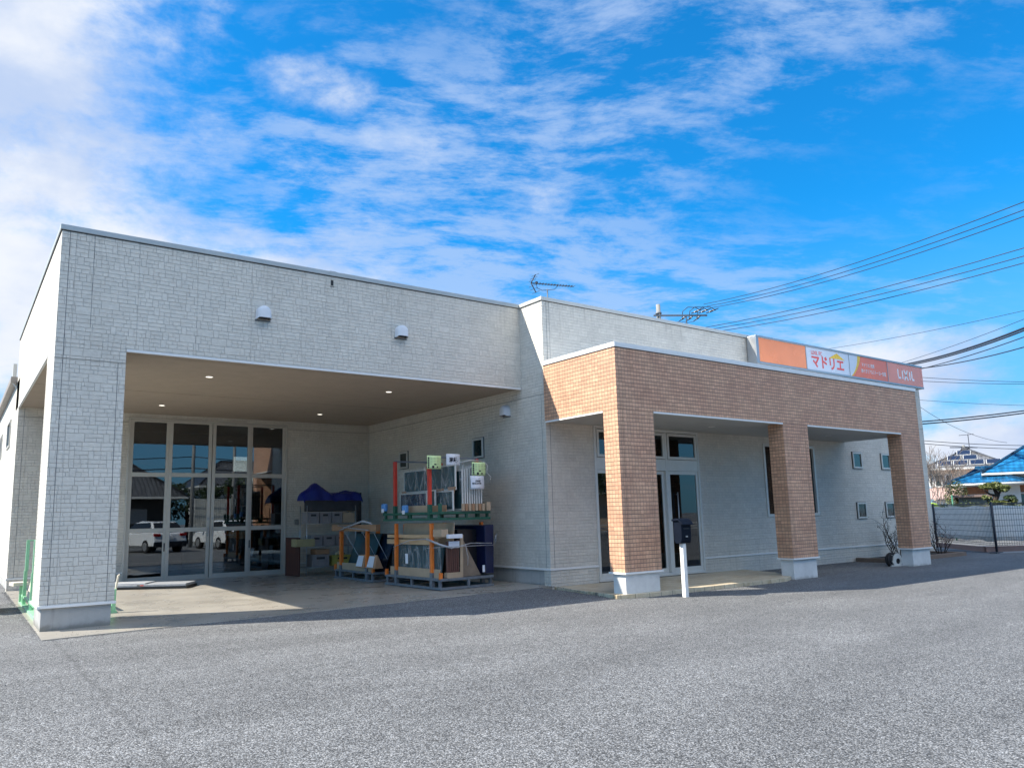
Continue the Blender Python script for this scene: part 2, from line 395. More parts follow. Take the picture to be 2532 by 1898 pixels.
def make_glass(name, refl=.2, tint=(.30, .36, .38), rough=0.0):
    m = bpy.data.materials.new(name); m.use_nodes = True; t = NT(m.node_tree); t.n.clear()
    tr = t.node('ShaderNodeBsdfTransparent'); tr.inputs[0].default_value = c4(tint)
    gl = t.node('ShaderNodeBsdfGlossy'); gl.inputs['Roughness'].default_value = rough; gl.inputs['Color'].default_value = (.93, .97, 1, 1)
    bm_ = t.node('ShaderNodeBump'); bm_.inputs['Strength'].default_value = .02; bm_.inputs['Distance'].default_value = .02
    t.inp(bm_.inputs['Height'], t.noise(t.obj(), 1.3, 2)); t.l.new(bm_.outputs[0], gl.inputs['Normal'])
    fr = t.node('ShaderNodeFresnel'); fr.inputs[0].default_value = 1.5
    k = t.M('ADD', t.M('MULTIPLY', fr.outputs[0], 1.0), refl, clamp=True)
    mx = t.node('ShaderNodeMixShader'); t.inp(mx.inputs[0], k); t.l.new(tr.outputs[0], mx.inputs[1]); t.l.new(gl.outputs[0], mx.inputs[2])
    out = t.node('ShaderNodeOutputMaterial'); t.l.new(mx.outputs[0], out.inputs[0])
    return m
def make_fabric():
    m, t, b = mat('windbreak_fabric'); b.inputs['Base Color'].default_value = (.93, .90, .86, 1); b.inputs['Roughness'].default_value = .9
    tl = t.node('ShaderNodeBsdfTranslucent'); tl.inputs[0].default_value = (.95, .92, .88, 1); mx = t.node('ShaderNodeMixShader'); mx.inputs[0].default_value = .62
    t.l.new(b.outputs[0], mx.inputs[1]); t.l.new(tl.outputs[0], mx.inputs[2]); t.l.new(mx.outputs[0], t.n['Material Output'].inputs[0]); return m
def make_film():
    m = bpy.data.materials.new('plastic_film'); m.use_nodes = True; t = NT(m.node_tree); t.n.clear()
    p = t.obj()
    s = t.noise(t.V('MULTIPLY', p, (2, 2.2, .7)), 1.6, 2, .5, 1.2)
    ridge = t.M('SUBTRACT', 1., t.M('MULTIPLY', t.M('ABSOLUTE', t.M('SUBTRACT', s, .5)), 14.), clamp=True)
    tr = t.node('ShaderNodeBsdfTransparent'); tr.inputs[0].default_value = (.93, .95, .96, 1)
    gl = t.node('ShaderNodeBsdfPrincipled'); gl.inputs['Base Color'].default_value = (.75, .78, .8, 1); gl.inputs['Roughness'].default_value = .25
    mx = t.node('ShaderNodeMixShader'); t.inp(mx.inputs[0], t.M('ADD', .06, t.M('MULTIPLY', t.M('POWER', ridge, 2.), .26)))
    t.l.new(tr.outputs[0], mx.inputs[1]); t.l.new(gl.outputs[0], mx.inputs[2])
    out = t.node('ShaderNodeOutputMaterial'); t.l.new(mx.outputs[0], out.inputs[0])
    return m
def make_roof_tile(name, col):
    m, t, b = mat(name); u_ = t.node('ShaderNodeUVMap'); P = t.sep(u_.outputs[0]); S = .28
    fu = t.M('FRACT', t.M('DIVIDE', P[0], S)); fv = t.M('FRACT', t.M('DIVIDE', P[1], .33))
    h = t.M('ADD', t.M('MULTIPLY', t.M('SINE', t.M('MULTIPLY', fu, 6.283)), .30), t.M('MULTIPLY', fv, -1.0))
    r = t.white(t.comb(t.M('FLOOR', t.M('DIVIDE', P[0], S)), t.M('FLOOR', t.M('DIVIDE', P[1], .33)), 0.))
    k = t.M('MULTIPLY', t.M('ADD', .55, t.M('MULTIPLY', r, .75)), t.ramp(fv, 0, .35, .35, 1.))
    t.inp(b.inputs['Base Color'], t.mul(c4(col)[:3], k)); b.inputs['Roughness'].default_value = .35
    bump(t, b, h, 1., .05)
    return m
def make_leaf(name, ca, cb):
    m, t, b = mat(name); p = t.obj()
    f = t.white(t.V('SNAP', p, (.07, .07, .07)))
    f2 = t.noise(p, 2.0, 3)
    c = t.mix(t.M('ADD', t.M('MULTIPLY', f, .6), t.M('MULTIPLY', f2, .4)), c4(ca), c4(cb))
    t.inp(b.inputs['Base Color'], c); b.inputs['Roughness'].default_value = .6
    return m
def make_wood(name, a, bcol, axis=2, rough=.55):
    m, t, b = mat(name); p = t.obj()
    sc = [9, 9, 9]; sc[axis] = .8
    n = t.noise(t.V('MULTIPLY', p, sc), 2.5, 6, .6, .8)
    c = t.mix(t.ramp(n, .3, .7), c4(a), c4(bcol)); t.inp(b.inputs['Base Color'], c); b.inputs['Roughness'].default_value = rough
    return m
def make_planks(name, a, bcol, pitch=.18):
    m, t, b = mat(name); u, v, isx = wall_uv(t)
    fu = t.M('FRACT', t.M('DIVIDE', u, pitch)); d = t.M('MINIMUM', fu, t.M('SUBTRACT', 1., fu))
    r = t.white(t.comb(t.M('FLOOR', t.M('DIVIDE', u, pitch)), 0., isx))
    c = t.mix(r, c4(a), c4(bcol)); c = t.mul(c, t.ramp(d, .03, .1, .35, 1.)); c = t.mul(c, t.ramp(t.noise(t.V('MULTIPLY', t.obj(), (6, 6, 1)), 2, 4), .3, .7, .85, 1.1))
    t.inp(b.inputs['Base Color'], c); b.inputs['Roughness'].default_value = .6; bump(t, b, t.ramp(d, .03, .12), .8, .015)
    return m

SID = make_siding('stone_pattern_siding', (.70, .665, .595))
TILE = make_tile(); ASPH = make_asphalt()
SLAB = make_concrete('floor_concrete', (.395, .37, .325), .24, .6, spec=.6)
PLIN = make_concrete('plinth_concrete', (.42, .42, .41), .8, .3, True, base_dirt=.06)
PIER = make_concrete('white_plinth', (.70, .70, .69), .75, .12, base_dirt=.0)
PAVE = make_paving()
GLASS = make_glass('tinted_glass', .085, (.40, .45, .47)); GLASS_E = make_glass('entrance_glass', .04, (.42, .46, .47))
FILM = make_film()
CAP = simple('parapet_metal', (.60, .59, .55), .42, .15, .05, 2); CAP2 = simple('grey_parapet_metal', (.44, .47, .47), .42, .15, .05, 2)
WHT = simple('white_metal', (.80, .80, .79), .38, 0, .04)
ALU = simple('champagne_aluminium', (.56, .54, .49), .36, .25, .04)
ALW = simple('white_aluminium', (.66, .655, .62), .36, .1, .04)
SILV = simple('silver_metal', (.42, .43, .44), .38, .6, .03, 2)
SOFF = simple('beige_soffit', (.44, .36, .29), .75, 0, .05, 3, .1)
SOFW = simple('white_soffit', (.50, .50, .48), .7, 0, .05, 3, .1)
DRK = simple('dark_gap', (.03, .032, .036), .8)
GRYV = simple('vent_paint', (.74, .76, .80), .4, 0, .03)
JNT = simple('joint_grey', (.16, .165, .17), .8); JBR = simple('joint_brown', (.16, .10, .075), .7)
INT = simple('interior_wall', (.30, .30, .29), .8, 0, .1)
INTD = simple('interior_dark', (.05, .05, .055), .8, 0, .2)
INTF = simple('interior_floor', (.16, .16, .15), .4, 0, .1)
BLK = simple('black_plastic', (.012, .013, .017), .35, 0, .1)
RUB = simple('rubber', (.02, .02, .022), .75)
LAMP = simple('lit_lamp', (1, .97, .9), .4, emit=2.5, var=0)
DLAMP = simple('downlight_reflector', (.85, .84, .8), .18, .5, 0, emit=.0)
ORG = simple('orange_paint', (.80, .20, .03), .38, 0, .10, 14, dirt=.35)
RED = simple('red_paint', (.62, .045, .025), .38, 0, .10, 14, dirt=.35)
GREY = simple('grey_steel', (.17, .19, .215), .5, .2, .15, 10, dirt=.4)
GRN = simple('dark_green_paint', (.012, .10, .065), .45, .1, .2, 12, dirt=.5)
LGRN = simple('light_green_paint', (.30, .62, .38), .45, 0, .10, 10, dirt=.35)
CARD = simple('cardboard', (.46, .34, .23), .8, 0, .08, 5, .1)
CARDB = simple('brown_cardboard', (.38, .215, .12), .8, 0, .10, 6, .1)
PINE = make_wood('pale_timber', (.60, .42, .25), (.50, .33, .18), 1)
PROF = make_wood('brown_profile', (.15, .065, .05), (.09, .045, .04), 2, .35)
WFR = simple('white_sash', (.60, .60, .57), .35, 0, .04)
TEAL = simple('wrapped_glass', (.035, .075, .085), .10, 0, .2, 3)
TEAL2 = simple('dark_blue_glass', (.010, .025, .055), .14, 0, .3, 3)
BTARP = simple('blue_tarp', (.003, .014, .19), .42, 0, .2, 6, .3)
BSHEET = simple('navy_sheet', (.005, .010, .05), .4, 0, .25, 6, .2)
PAPER = simple('paper', (.78, .80, .86), .6, 0, .02)
YPAP = simple('yellow_green_paper', (.66, .84, .42), .6, 0, .02)
INK = simple('ink', (.015, .015, .025), .6)
INKG = simple('grey_print', (.30, .38, .22), .6)
TAPE = simple('blue_tape', (.12, .33, .70), .3)
CRT = simple('grey_crate', (.27, .25, .25), .55, 0, .1)
YEL = simple('yellow_crate', (.45, .40, .10), .5)
BOARD = make_wood('brown_board', (.11, .035, .022), (.065, .022, .016), 2)
SORG = simple('faded_orange_panel', (.96, .31, .12), .22, 0, .07, 1.2)
SRED = simple('red_orange_panel', (.92, .20, .09), .22, 0, .07, 1.2)
SPNK = simple('salmon_panel', (.92, .30, .19), .22, 0, .08, 1.2)
SWHT = simple('white_panel', (.66, .70, .78), .22, 0, .04, 1.2)
SRL = simple('red_letter', (.80, .10, .07), .3, 0, .04); SYL = simple('yellow_mark', (.88, .55, .02), .3, 0, .03); SWL = simple('white_letter', (.86, .84, .84), .3, 0, .03)
POLE = make_concrete('pole_concrete', (.27, .27, .26), .8, .2)
WIRE = simple('wire', (.018, .022, .035), .5, 0, 0)
INSU = simple('porcelain', (.72, .72, .72), .3)
FEN = simple('black_fence', (.02, .025, .04), .5)
SHEET = make_fabric()
BLUER = make_roof_tile('blue_roof', (.015, .15, .33)); GREYR = make_roof_tile('grey_roof', (.20, .20, .21)); DKR = make_roof_tile('dark_roof', (.045, .048, .055))
PLAS = simple('white_plaster', (.74, .73, .70), .8, 0, .05, 2); BEIG = simple('beige_plaster', (.62, .50, .38), .8, 0, .07, 2)
WPLK = make_planks('wood_cladding', (.40, .17, .085), (.33, .13, .06)); CORR = make_planks('corrugated', (.50, .51, .48), (.46, .47, .44), .12)
SOL = simple('solar_cell', (.03, .035, .06), .15, .3, .15)
LEAFP = make_leaf('pine_needles', (.055, .085, .02), (.16, .17, .05)); LEAFH = make_leaf('hedge_leaves', (.02, .04, .012), (.07, .10, .03)); LEAFR = make_leaf('red_leaves', (.10, .02, .02), (.22, .06, .04)); LEAFD = make_leaf('dark_leaves', (.015, .035, .012), (.05, .08, .025))
BARK = simple('bark', (.055, .04, .032), .9, 0, .25, 14, .4); TWIG = simple('grey_twig', (.20, .17, .15), .9, 0, .2)
SOIL = simple('soil', (.035, .028, .022), .95, 0, .3, 12, .6); KERB = make_concrete('brown_kerb', (.22, .16, .125), .9, .4)
NAVY = simple('navy_plastic', (.006, .010, .020), .6, 0, .15, spec=.08)
CARW = simple('white_car_paint', (.78, .79, .80), .12, 0, .02, spec=.8); CARG = simple('car_glass', (.015, .018, .022), .05); TAIL = simple('tail_light', (.35, .01, .01), .15)
BEI = simple('beige_resin', (.50, .44, .34), .6)

# ------------------------------------------------------------------ ground
def slab_z(x, y):
    a = min(max(x/8.82, 0), 1); c = min(max((y+.8)/8.16, 0), 1)
    return .005 + .095*(1-(1-a)*(1-c))
def gz(x, y):
    """height of the asphalt: nearly flat, rising a few centimetres to the garage slab"""
    if y > -3.2 and y <= 14 and -1.5 < x < 8.85:
        e = slab_z(max(x, 0), max(y, -.8)) - .012
        k = min(max((y+3.2)/2.4, 0), 1) * min(max((x+1.5)/1.5, 0), 1)
        return e*k*k*(3-2*k)
    return 0.
def ground():
    xs = [-600, -100, -30, -10] + [-3+.5*i for i in range(25)] + [9.2, 10, 14, 20, 30, 60, 200, 800]
    ys = [-600, -100, -30, -12, -6, -4] + [-3.6+.4*i for i in range(14)] + [3, 5, 8, 12, 14.5, 30, 100, 800]
    g = MB(); n = len(xs)
    g.v = [(x, y, gz(x, y)) for y in ys for x in xs]
    for j in range(len(ys)-1):
        for i in range(n-1): g.f.append([j*n+i, j*n+i+1, (j+1)*n+i+1, (j+1)*n+i]); g.m.append(0); g.sm.append(False)
    o = g.build('ground', ASPH); o['kind'] = 'structure'
ground()
def slab():
    s = MB(); nx, ny = 16, 12
    X = [0.0+8.82*i/nx for i in range(nx+1)]; Y = [-.8+8.16*j/ny for j in range(ny+1)]
    for y in Y:
        for x in X: s.v.append((x, y, slab_z(x, y)))
    for j in range(ny):
        for i in range(nx): s.f.append([j*(nx+1)+i, j*(nx+1)+i+1, (j+1)*(nx+1)+i+1, (j+1)*(nx+1)+i]); s.m.append(0); s.sm.append(True)
    for i in range(nx):
        s.quad((X[i], -.8, slab_z(X[i], -.8)-.1), (X[i+1], -.8, slab_z(X[i+1], -.8)-.1), (X[i+1], -.8, slab_z(X[i+1], -.8)), (X[i], -.8, slab_z(X[i], -.8)))
    for j in range(ny):
        s.quad((0, Y[j+1], -.1), (0, Y[j], -.1), (0, Y[j], slab_z(0, Y[j])), (0, Y[j+1], slab_z(0, Y[j+1])))
    o = s.build('garage_floor', SLAB); o['kind'] = 'structure'
slab()
pv = MB(); out = [(8.88, -.80, 0), (8.62, -2.80, 0), (9.30, -2.94, 0), (13.45, -2.94, 0), (13.9, -2.75, 0), (14.60, -1.9, 0), (14.95, -.80, 0)]
pv.prism(out, (0,0,-.1), (0,0,.075)); o = pv.build('porch_paving', PAVE, bevel=.006); o['kind'] = 'structure'
# ------------------------------------------------------------------ the building
B = thing('shop_building', 'low cream stone-pattern showroom with open garage bay and brick-tiled porch', 'building')
XW, YF, YB, ZT, ZO = 8.82, -.766, 7.36, 6.03, 4.2
XR = 24.83
def wall_plane(mb, axis, c0, c1, u0, u1, z0, z1, holes):
    """solid wall between planes c0 and c1 with rectangular holes (u0,u1,z0,z1)"""
    us = sorted({u0, u1, *[h[0] for h in holes], *[h[1] for h in holes]}); zs = sorted({z0, z1, *[h[2] for h in holes], *[h[3] for h in holes]})
    def P(u, c, z): return (u, c, z) if axis == 'y' else (c, u, z)
    def solid(i, j):
        if i < 0 or j < 0 or i >= len(us)-1 or j >= len(zs)-1: return False
        uc, zc = (us[i]+us[i+1])/2, (zs[j]+zs[j+1])/2
        return not any(h[0] < uc < h[1] and h[2] < zc < h[3] for h in holes)
    for i in range(len(us)-1):
        for j in range(len(zs)-1):
            if not solid(i, j): continue
            a, b_, c, d = us[i], us[i+1], zs[j], zs[j+1]
            mb.quad(P(a,c0,c), P(b_,c0,c), P(b_,c0,d), P(a,c0,d)); mb.quad(P(b_,c1,c), P(a,c1,c), P(a,c1,d), P(b_,c1,d))
            if not solid(i-1, j): mb.quad(P(a,c1,c), P(a,c0,c), P(a,c0,d), P(a,c1,d))
            if not solid(i+1, j): mb.quad(P(b_,c0,c), P(b_,c1,c), P(b_,c1,d), P(b_,c0,d))
            if not solid(i, j-1): mb.quad(P(a,c0,c), P(a,c1,c), P(b_,c1,c), P(b_,c0,c))
            if not solid(i, j+1): mb.quad(P(a,c0,d), P(b_,c0,d), P(b_,c1,d), P(a,c1,d))
    return mb
# garage block: upper band, corner pillar, back wall
MB().box(0, XW-.002, 0, 8.42, ZO+.018, ZT-.05).build('wall', SID, B)
MB().box(0, .982, 0, 1.07, .37, ZO+.016).build('corner_pillar', SID, B, bevel=.006)
MB().box(.035, .95, .035, 1.035, -.1, .335).build('pillar_plinth', PLIN, B, bevel=.008)
MB().box(-.022, 1.004, -.022, 1.092, .335, .372).build('flashing', WHT, B, bevel=.004)
def each(name, mt, boxes, parent=None):
    for q in boxes: MB().box(*q).build(name, mt, parent or B)
w = MB(); wall_plane(w, 'y', YB, YB+.2, 0, XW-.003, .37, ZO-.003, [(2.33, 6.36, -1, 4.10)]); w.build('wall', SID, B)
each('plinth', PLIN, [(.035, 2.33, YB+.03, YB+.19, -.1, .335), (6.36, XW, YB+.03, YB+.19, 0, .335)])
each('flashing', WHT, [(-.02, 2.33, YB-.02, YB+.02, .335, .37), (6.36, XW-.03, YB-.02, YB+.02, .335, .37), (-.02, .02, YB+.02, 18.1, .335, .37)])
# ceiling of the garage bay, drip edges
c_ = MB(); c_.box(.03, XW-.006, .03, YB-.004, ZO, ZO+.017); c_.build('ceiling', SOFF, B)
j_ = MB()
for y in (3.9,): j_.box(.04, XW-.01, y, y+.008, ZO-.0015, ZO+.004)
j_.build('ceiling_joint', DRK, B)
# fine grooved vent strip along the front edge of the ceiling
j_ = MB()
for i in range(9): j_.box(.985, XW-.02, .10+.035*i, .104+.035*i, ZO-.0012, ZO+.004)
j_.build('soffit_vent', simple('soffit_groove', (.34, .28, .22), .8), B)
d_ = MB(); d_.box(.984, XW-.02, -.012, .03, ZO-.028, ZO+.012); d_.box(-.012, .03, 1.074, YB, ZO-.028, ZO+.012); d_.build('drip_edge', WHT, B)
# parapet caps
def cap_path(pts, z0, z1, w=.24, out=.022, name='parapet_cap', mt=CAP):
    c = MB()
    for (x0, x1, y0, y1) in pts: c.box(x0, x1, y0, y1, z0, z1)
    return c.build(name, mt, B, bevel=.008)
cap_path([(-.025, XW-.03, -.025, .22), (-.025, .22, .222, 8.45)], ZT-.05, ZT+.035, mt=CAP2)
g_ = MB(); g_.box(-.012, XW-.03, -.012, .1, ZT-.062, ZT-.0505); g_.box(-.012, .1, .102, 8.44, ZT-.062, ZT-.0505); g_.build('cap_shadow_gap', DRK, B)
# vertical trim joints
each('panel_joint', JNT, [(.109, .117, -.002, .004, .375, ZT-.065), (.867, .875, -.002, .004, .375, 3.98), (-.002, .004, .94, .95, .375, 3.98),
    (.452, .458, -.002, .004, 4.5, ZT-.065), (.12, .128, YB-.002, YB+.004, .375, 4.18), (XW-.002, XW+.004, YB-.04, YB-.03, .375, 4.18)])
# staining and a missing sealant spot below the cap
s_ = MB(); s_.box(4.40, 4.45, -.006, .006, 5.80, 5.90); s_.box(4.385, 4.47, -.004, .006, 5.770, 5.778); s_.build('sealant_gap', DRK, B)
s_ = MB(); s_.box(4.36, 4.50, -.030, -.0255, ZT-.05, ZT+.037); s_.build('cap_joint_cover', CAP2, B)
# left rear wing
w = MB(); wall_plane(w, 'x', 0, .2, YB+.202, 18.1, .37, 4.93, [(9.75, 10.95, 3.50, 4.20), (13.6, 14.4, 3.5, 4.2)]); w.build('wall', SID, B)
MB().box(.035, .2, YB+.2, 18.1, -.1, .335).build('plinth', PLIN, B)
for y0, y1 in ((9.75, 10.95), (13.6, 14.4)):
    f = MB(); f.box(-.03, .06, y0, y0+.05, 3.5, 4.2); f.box(-.03, .06, y1-.05, y1, 3.5, 4.2); f.box(-.03, .06, y0+.05, y1-.05, 3.5, 3.55); f.box(-.03, .06, y0+.05, y1-.05, 4.15, 4.2)
    wf = f.build('window', ALU, B); MB().box(.0, .01, y0+.05, y1-.05, 3.55, 4.15).build('pane', GLASS, wf)
g_ = MB(); g_.box(-.14, .2, 8.46, 18.1, 4.93, 5.08); g_.build('gutter', simple('gutter_brown', (.30, .27, .24), .5), B, bevel=.01)
g_ = MB(); g_.box(-.10, -.02, 8.60, 8.78, 5.08, 5.42); g_.bar((-.1, 8.5, 4.93), (0, 8.5, 4.80), .03, .03); g_.build('gutter_bracket', CAP, B)
MB().box(.2, XW-.002, 8.422, 18.1, 4.95, 5.05).build('roof', CAP, B)
# main block
holes = [(10.13, 13.53, -1, 3.385), (16.09, 18.42, 1.32, 3.215)]
w = MB(); wall_plane(w, 'y', YF, YF+.2, XW, XR, .43, ZT-.05, holes); w.build('wall', SID, B)
w = MB(); wall_plane(w, 'x', XW, XW+.2, YF+.2, 24, .43, ZT-.05, []); w.build('wall', SID, B)
w = MB(); wall_plane(w, 'x', XR-.2, XR, YF+.2, 24, .43, ZT-.05, []); w.build('wall', SID, B)
MB().box(XW+.21, XR-.21, YF+.21, 24, ZT-.5, ZT-.4).build('roof', CAP, B)
p_ = MB(); p_.box(XW+.035, 10.13, YF+.035, YF+.19, -.1, .395); p_.box(13.53, XR-.035, YF+.035, YF+.19, -.1, .395); p_.box(XW+.035, XW+.19, YF+.19, YB+.02, -.1, .395); p_.box(XR-.19, XR-.035, YF+.19, 24, -.1, .395); p_.build('plinth', PLIN, B)
p_ = MB(); p_.box(XW-.022, 10.13, YF-.022, YF+.05, .395, .432); p_.box(13.53, XR+.022, YF-.022, YF+.05, .395, .432); p_.box(XW-.022, XW+.05, YF+.05, YB-.03, .395, .432); p_.box(XR-.05, XR+.022, YF+.05, 24, .395, .432); p_.build('flashing', WHT, B)
cap_path([(XW-.025, XR+.025, YF-.025, YF+.22), (XW-.025, XW+.22, YF+.222, 24), (XR-.22, XR+.025, YF+.222, 24)], ZT-.05, ZT+.03)
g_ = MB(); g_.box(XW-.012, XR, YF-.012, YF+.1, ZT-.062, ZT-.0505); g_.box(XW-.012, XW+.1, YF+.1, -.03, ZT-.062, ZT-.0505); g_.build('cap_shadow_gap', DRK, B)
each('panel_joint', JNT, [(XW+.113, XW+.121, YF-.002, YF+.004, .44, ZT-.065), (XW+.19, XW+.195, YF-.002, YF+.004, 4.7, ZT-.065), (XW-.002, XW+.004, YF+.115, YF+.123, .44, 3.98)])
# interiors (seen dimly through the glass)
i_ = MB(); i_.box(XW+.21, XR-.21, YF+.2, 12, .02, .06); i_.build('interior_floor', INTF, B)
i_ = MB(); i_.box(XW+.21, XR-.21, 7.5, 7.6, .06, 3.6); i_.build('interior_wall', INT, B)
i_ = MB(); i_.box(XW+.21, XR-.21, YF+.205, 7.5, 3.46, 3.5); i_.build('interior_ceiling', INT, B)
for (x, y) in ( (17.8, 2.6), (12.6, 4.4), (17.8, 4.8)):
    MB().box(x-.6, x+.6, y, y+.06, 3.40, 3.45).build('tube_light', LAMP, B)
MB().box(14.1, 15.9, 1.38, 1.42, 3.285, 3.32).build('tube_light', LAMP, B)
for z in (3.295, 3.06): MB().box(19.05, 19.55, 1.38, 1.42, z, z+.035).build('tube_light', LAMP, B)
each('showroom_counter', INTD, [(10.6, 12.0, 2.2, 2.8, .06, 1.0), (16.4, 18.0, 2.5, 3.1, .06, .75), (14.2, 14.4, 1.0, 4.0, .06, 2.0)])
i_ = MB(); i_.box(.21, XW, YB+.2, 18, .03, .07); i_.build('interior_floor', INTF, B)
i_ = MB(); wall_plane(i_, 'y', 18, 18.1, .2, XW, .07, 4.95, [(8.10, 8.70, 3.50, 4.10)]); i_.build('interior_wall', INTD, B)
STK = simple('stock_grey', (.16, .17, .19), .6)
for (x0, x1, y0, z) in ((4.6, 6.9, 11, 2.2), (5.4, 7.4, 9.6, 1.3), (1.0, 2.2, 12, 1.8), (2.6, 3.2, 14, 2.6)):
    i_ = MB()
    for zz in (.1, z*.5, z): i_.box(x0, x1, y0, y0+.6, zz, zz+.05)
    for x in (x0, x1): i_.box(x-.03, x+.03, y0, y0+.05, .07, z)
    for k in range(4): i_.box(x0+.1+k*(x1-x0)/4.4, x0+.1+k*(x1-x0)/4.4+.32, y0+.05, y0+.5, z*.5+.05, z*.5+.05+.28+.05*(k%2))
    i_.build('stock_shelf', STK, B)
# windows fixed on solid wall: frame proud of the siding, dark pane inside
def fixed_window(axis, c, u0, u1, z0, z1, sgn, fw=.045):
    def bx(mb, a, b_, c0, c1, d, e):
        if axis == 'y': mb.box(a, b_, c0, c1, d, e)
        else: mb.box(c0, c1, a, b_, d, e)
    f = MB(); o0, o1 = c+sgn*.045, c-sgn*.01
    bx(f, u0, u0+fw, o0, o1, z0, z1); bx(f, u1-fw, u1, o0, o1, z0, z1); bx(f, u0+fw, u1-fw, o0, o1, z0, z0+fw); bx(f, u0+fw, u1-fw, o0, o1, z1-fw, z1)
    wf = f.build('window', ALW, B, bevel=.004)
    g = MB(); bx(g, u0+fw, u1-fw, c+sgn*.018, c+sgn*.004, z0+fw, z1-fw); g.build('pane', simple_pane, wf)
    s = MB(); e = .012
    bx(s, u0-e, u0, c+sgn*.018, c-sgn*.01, z0-e, z1+e); bx(s, u1, u1+e, c+sgn*.018, c-sgn*.01, z0-e, z1+e); bx(s, u0, u1, c+sgn*.018, c-sgn*.01, z1, z1+e); bx(s, u0, u1, c+sgn*.018, c-sgn*.01, z0-e, z0)
    s.build('gasket', DRK, wf)
    return wf
simple_pane = simple('dark_pane', (.012, .03, .035), .04, 0, .1, 2, spec=1.)
fixed_window('x', XW, 1.46, 1.90, 2.83, 3.285, -1); fixed_window('x', XW, 4.985, 5.445, 2.81, 3.26, -1)
for x0, x1 in ((20.355, 20.84), (21.95, 22.46)):
    for z0, z1 in ((2.645, 3.113), (1.20, 1.655)): fixed_window('y', YF, x0, x1, z0, z1, -1)
# big showroom window
def framed_opening(name, x0, x1, z0, z1, y, fw, bars_x=(), bars_z=(), mt=ALU, glass=GLASS, fd=.09, proud=.03):
    f = MB(); y0, y1 = y-proud, y+fd
    f.box(x0, x0+fw, y0, y1, z0, z1); f.box(x1-fw, x1, y0, y1, z0, z1); f.box(x0+fw, x1-fw, y0, y1, z0, z0+fw); f.box(x0+fw, x1-fw, y0, y1, z1-fw, z1)
    for bx in bars_x: f.box(bx-fw/2, bx+fw/2, y0+.004, y1-.004, z0+fw, z1-fw)
    return f.build(name, mt, B, bevel=.004)
wf = framed_opening('window', 16.09, 18.42, 1.32, 3.215, YF, .075, (17.25,), mt=ALW)
MB().box(16.165, 17.21, YF+.03, YF+.036, 1.395, 3.14).build('pane', GLASS_E, wf); MB().box(17.29, 18.345, YF+.03, YF+.036, 1.395, 3.14).build('pane', GLASS_E, wf)
# entrance: transoms, solid band, sidelight, sliding leaves
ent = framed_opening('entrance_frame', 10.13, 13.53, .085, 3.385, YF, .06, (), mt=ALW)
f = MB()
for x in (11.25, 12.38): f.box(x-.035, x+.035, YF-.025, YF+.08, .15, 3.32)
f.box(10.19, 13.47, YF-.02, YF+.075, 2.44, 2.70); f.build('mullion', ALW, ent, bevel=.004)
for x0, x1 in ((10.21, 11.20), (11.30, 12.33), (12.43, 13.45)):
    f = MB(); y0, y1 = YF-.035, YF+.03
    f.box(x0, x0+.06, y0, y1, 2.71, 3.31); f.box(x1-.06, x1, y0, y1, 2.71, 3.31); f.box(x0+.06, x1-.06, y0, y1, 2.71, 2.77); f.box(x0+.06, x1-.06, y0, y1, 3.25, 3.31)
    tf = f.build('transom_window', ALW, ent, bevel=.004); MB().box(x0+.06, x1-.06, YF-.008, YF-.002, 2.77, 3.25).build('pane', GLASS_E, tf)
def leaf(x0, x1, y, name='door_leaf', rail=.15, st=.075):
    f = MB(); f.box(x0, x0+st, y-.02, y+.02, .10, 2.435); f.box(x1-st, x1, y-.02, y+.02, .10, 2.435); f.box(x0+st, x1-st, y-.02, y+.02, .10, .10+rail); f.box(x0+st, x1-st, y-.02, y+.02, 2.36, 2.435)
    lf = f.build(name, ALW, ent, bevel=.004); MB().box(x0+st, x1-st, y-.004, y+.004, .10+rail, 2.36).build('pane', GLASS_E, lf); return lf
leaf(10.19, 11.215, YF+.02, 'sidelight', .15, .03); l1 = leaf(11.35, 12.345, YF+.065); l2 = leaf(12.415, 13.465, YF+.01)
h_ = MB(); h_.tube([(12.66, YF-.06, .95), (12.66, YF-.06, 1.95)], .014); h_.bar((12.66, YF-.06, 1.0), (12.66, YF-.01, 1.0), .012, .012); h_.bar((12.66, YF-.06, 1.9), (12.66, YF-.01, 1.9), .012, .012); h_.build('handle', SILV, l2)
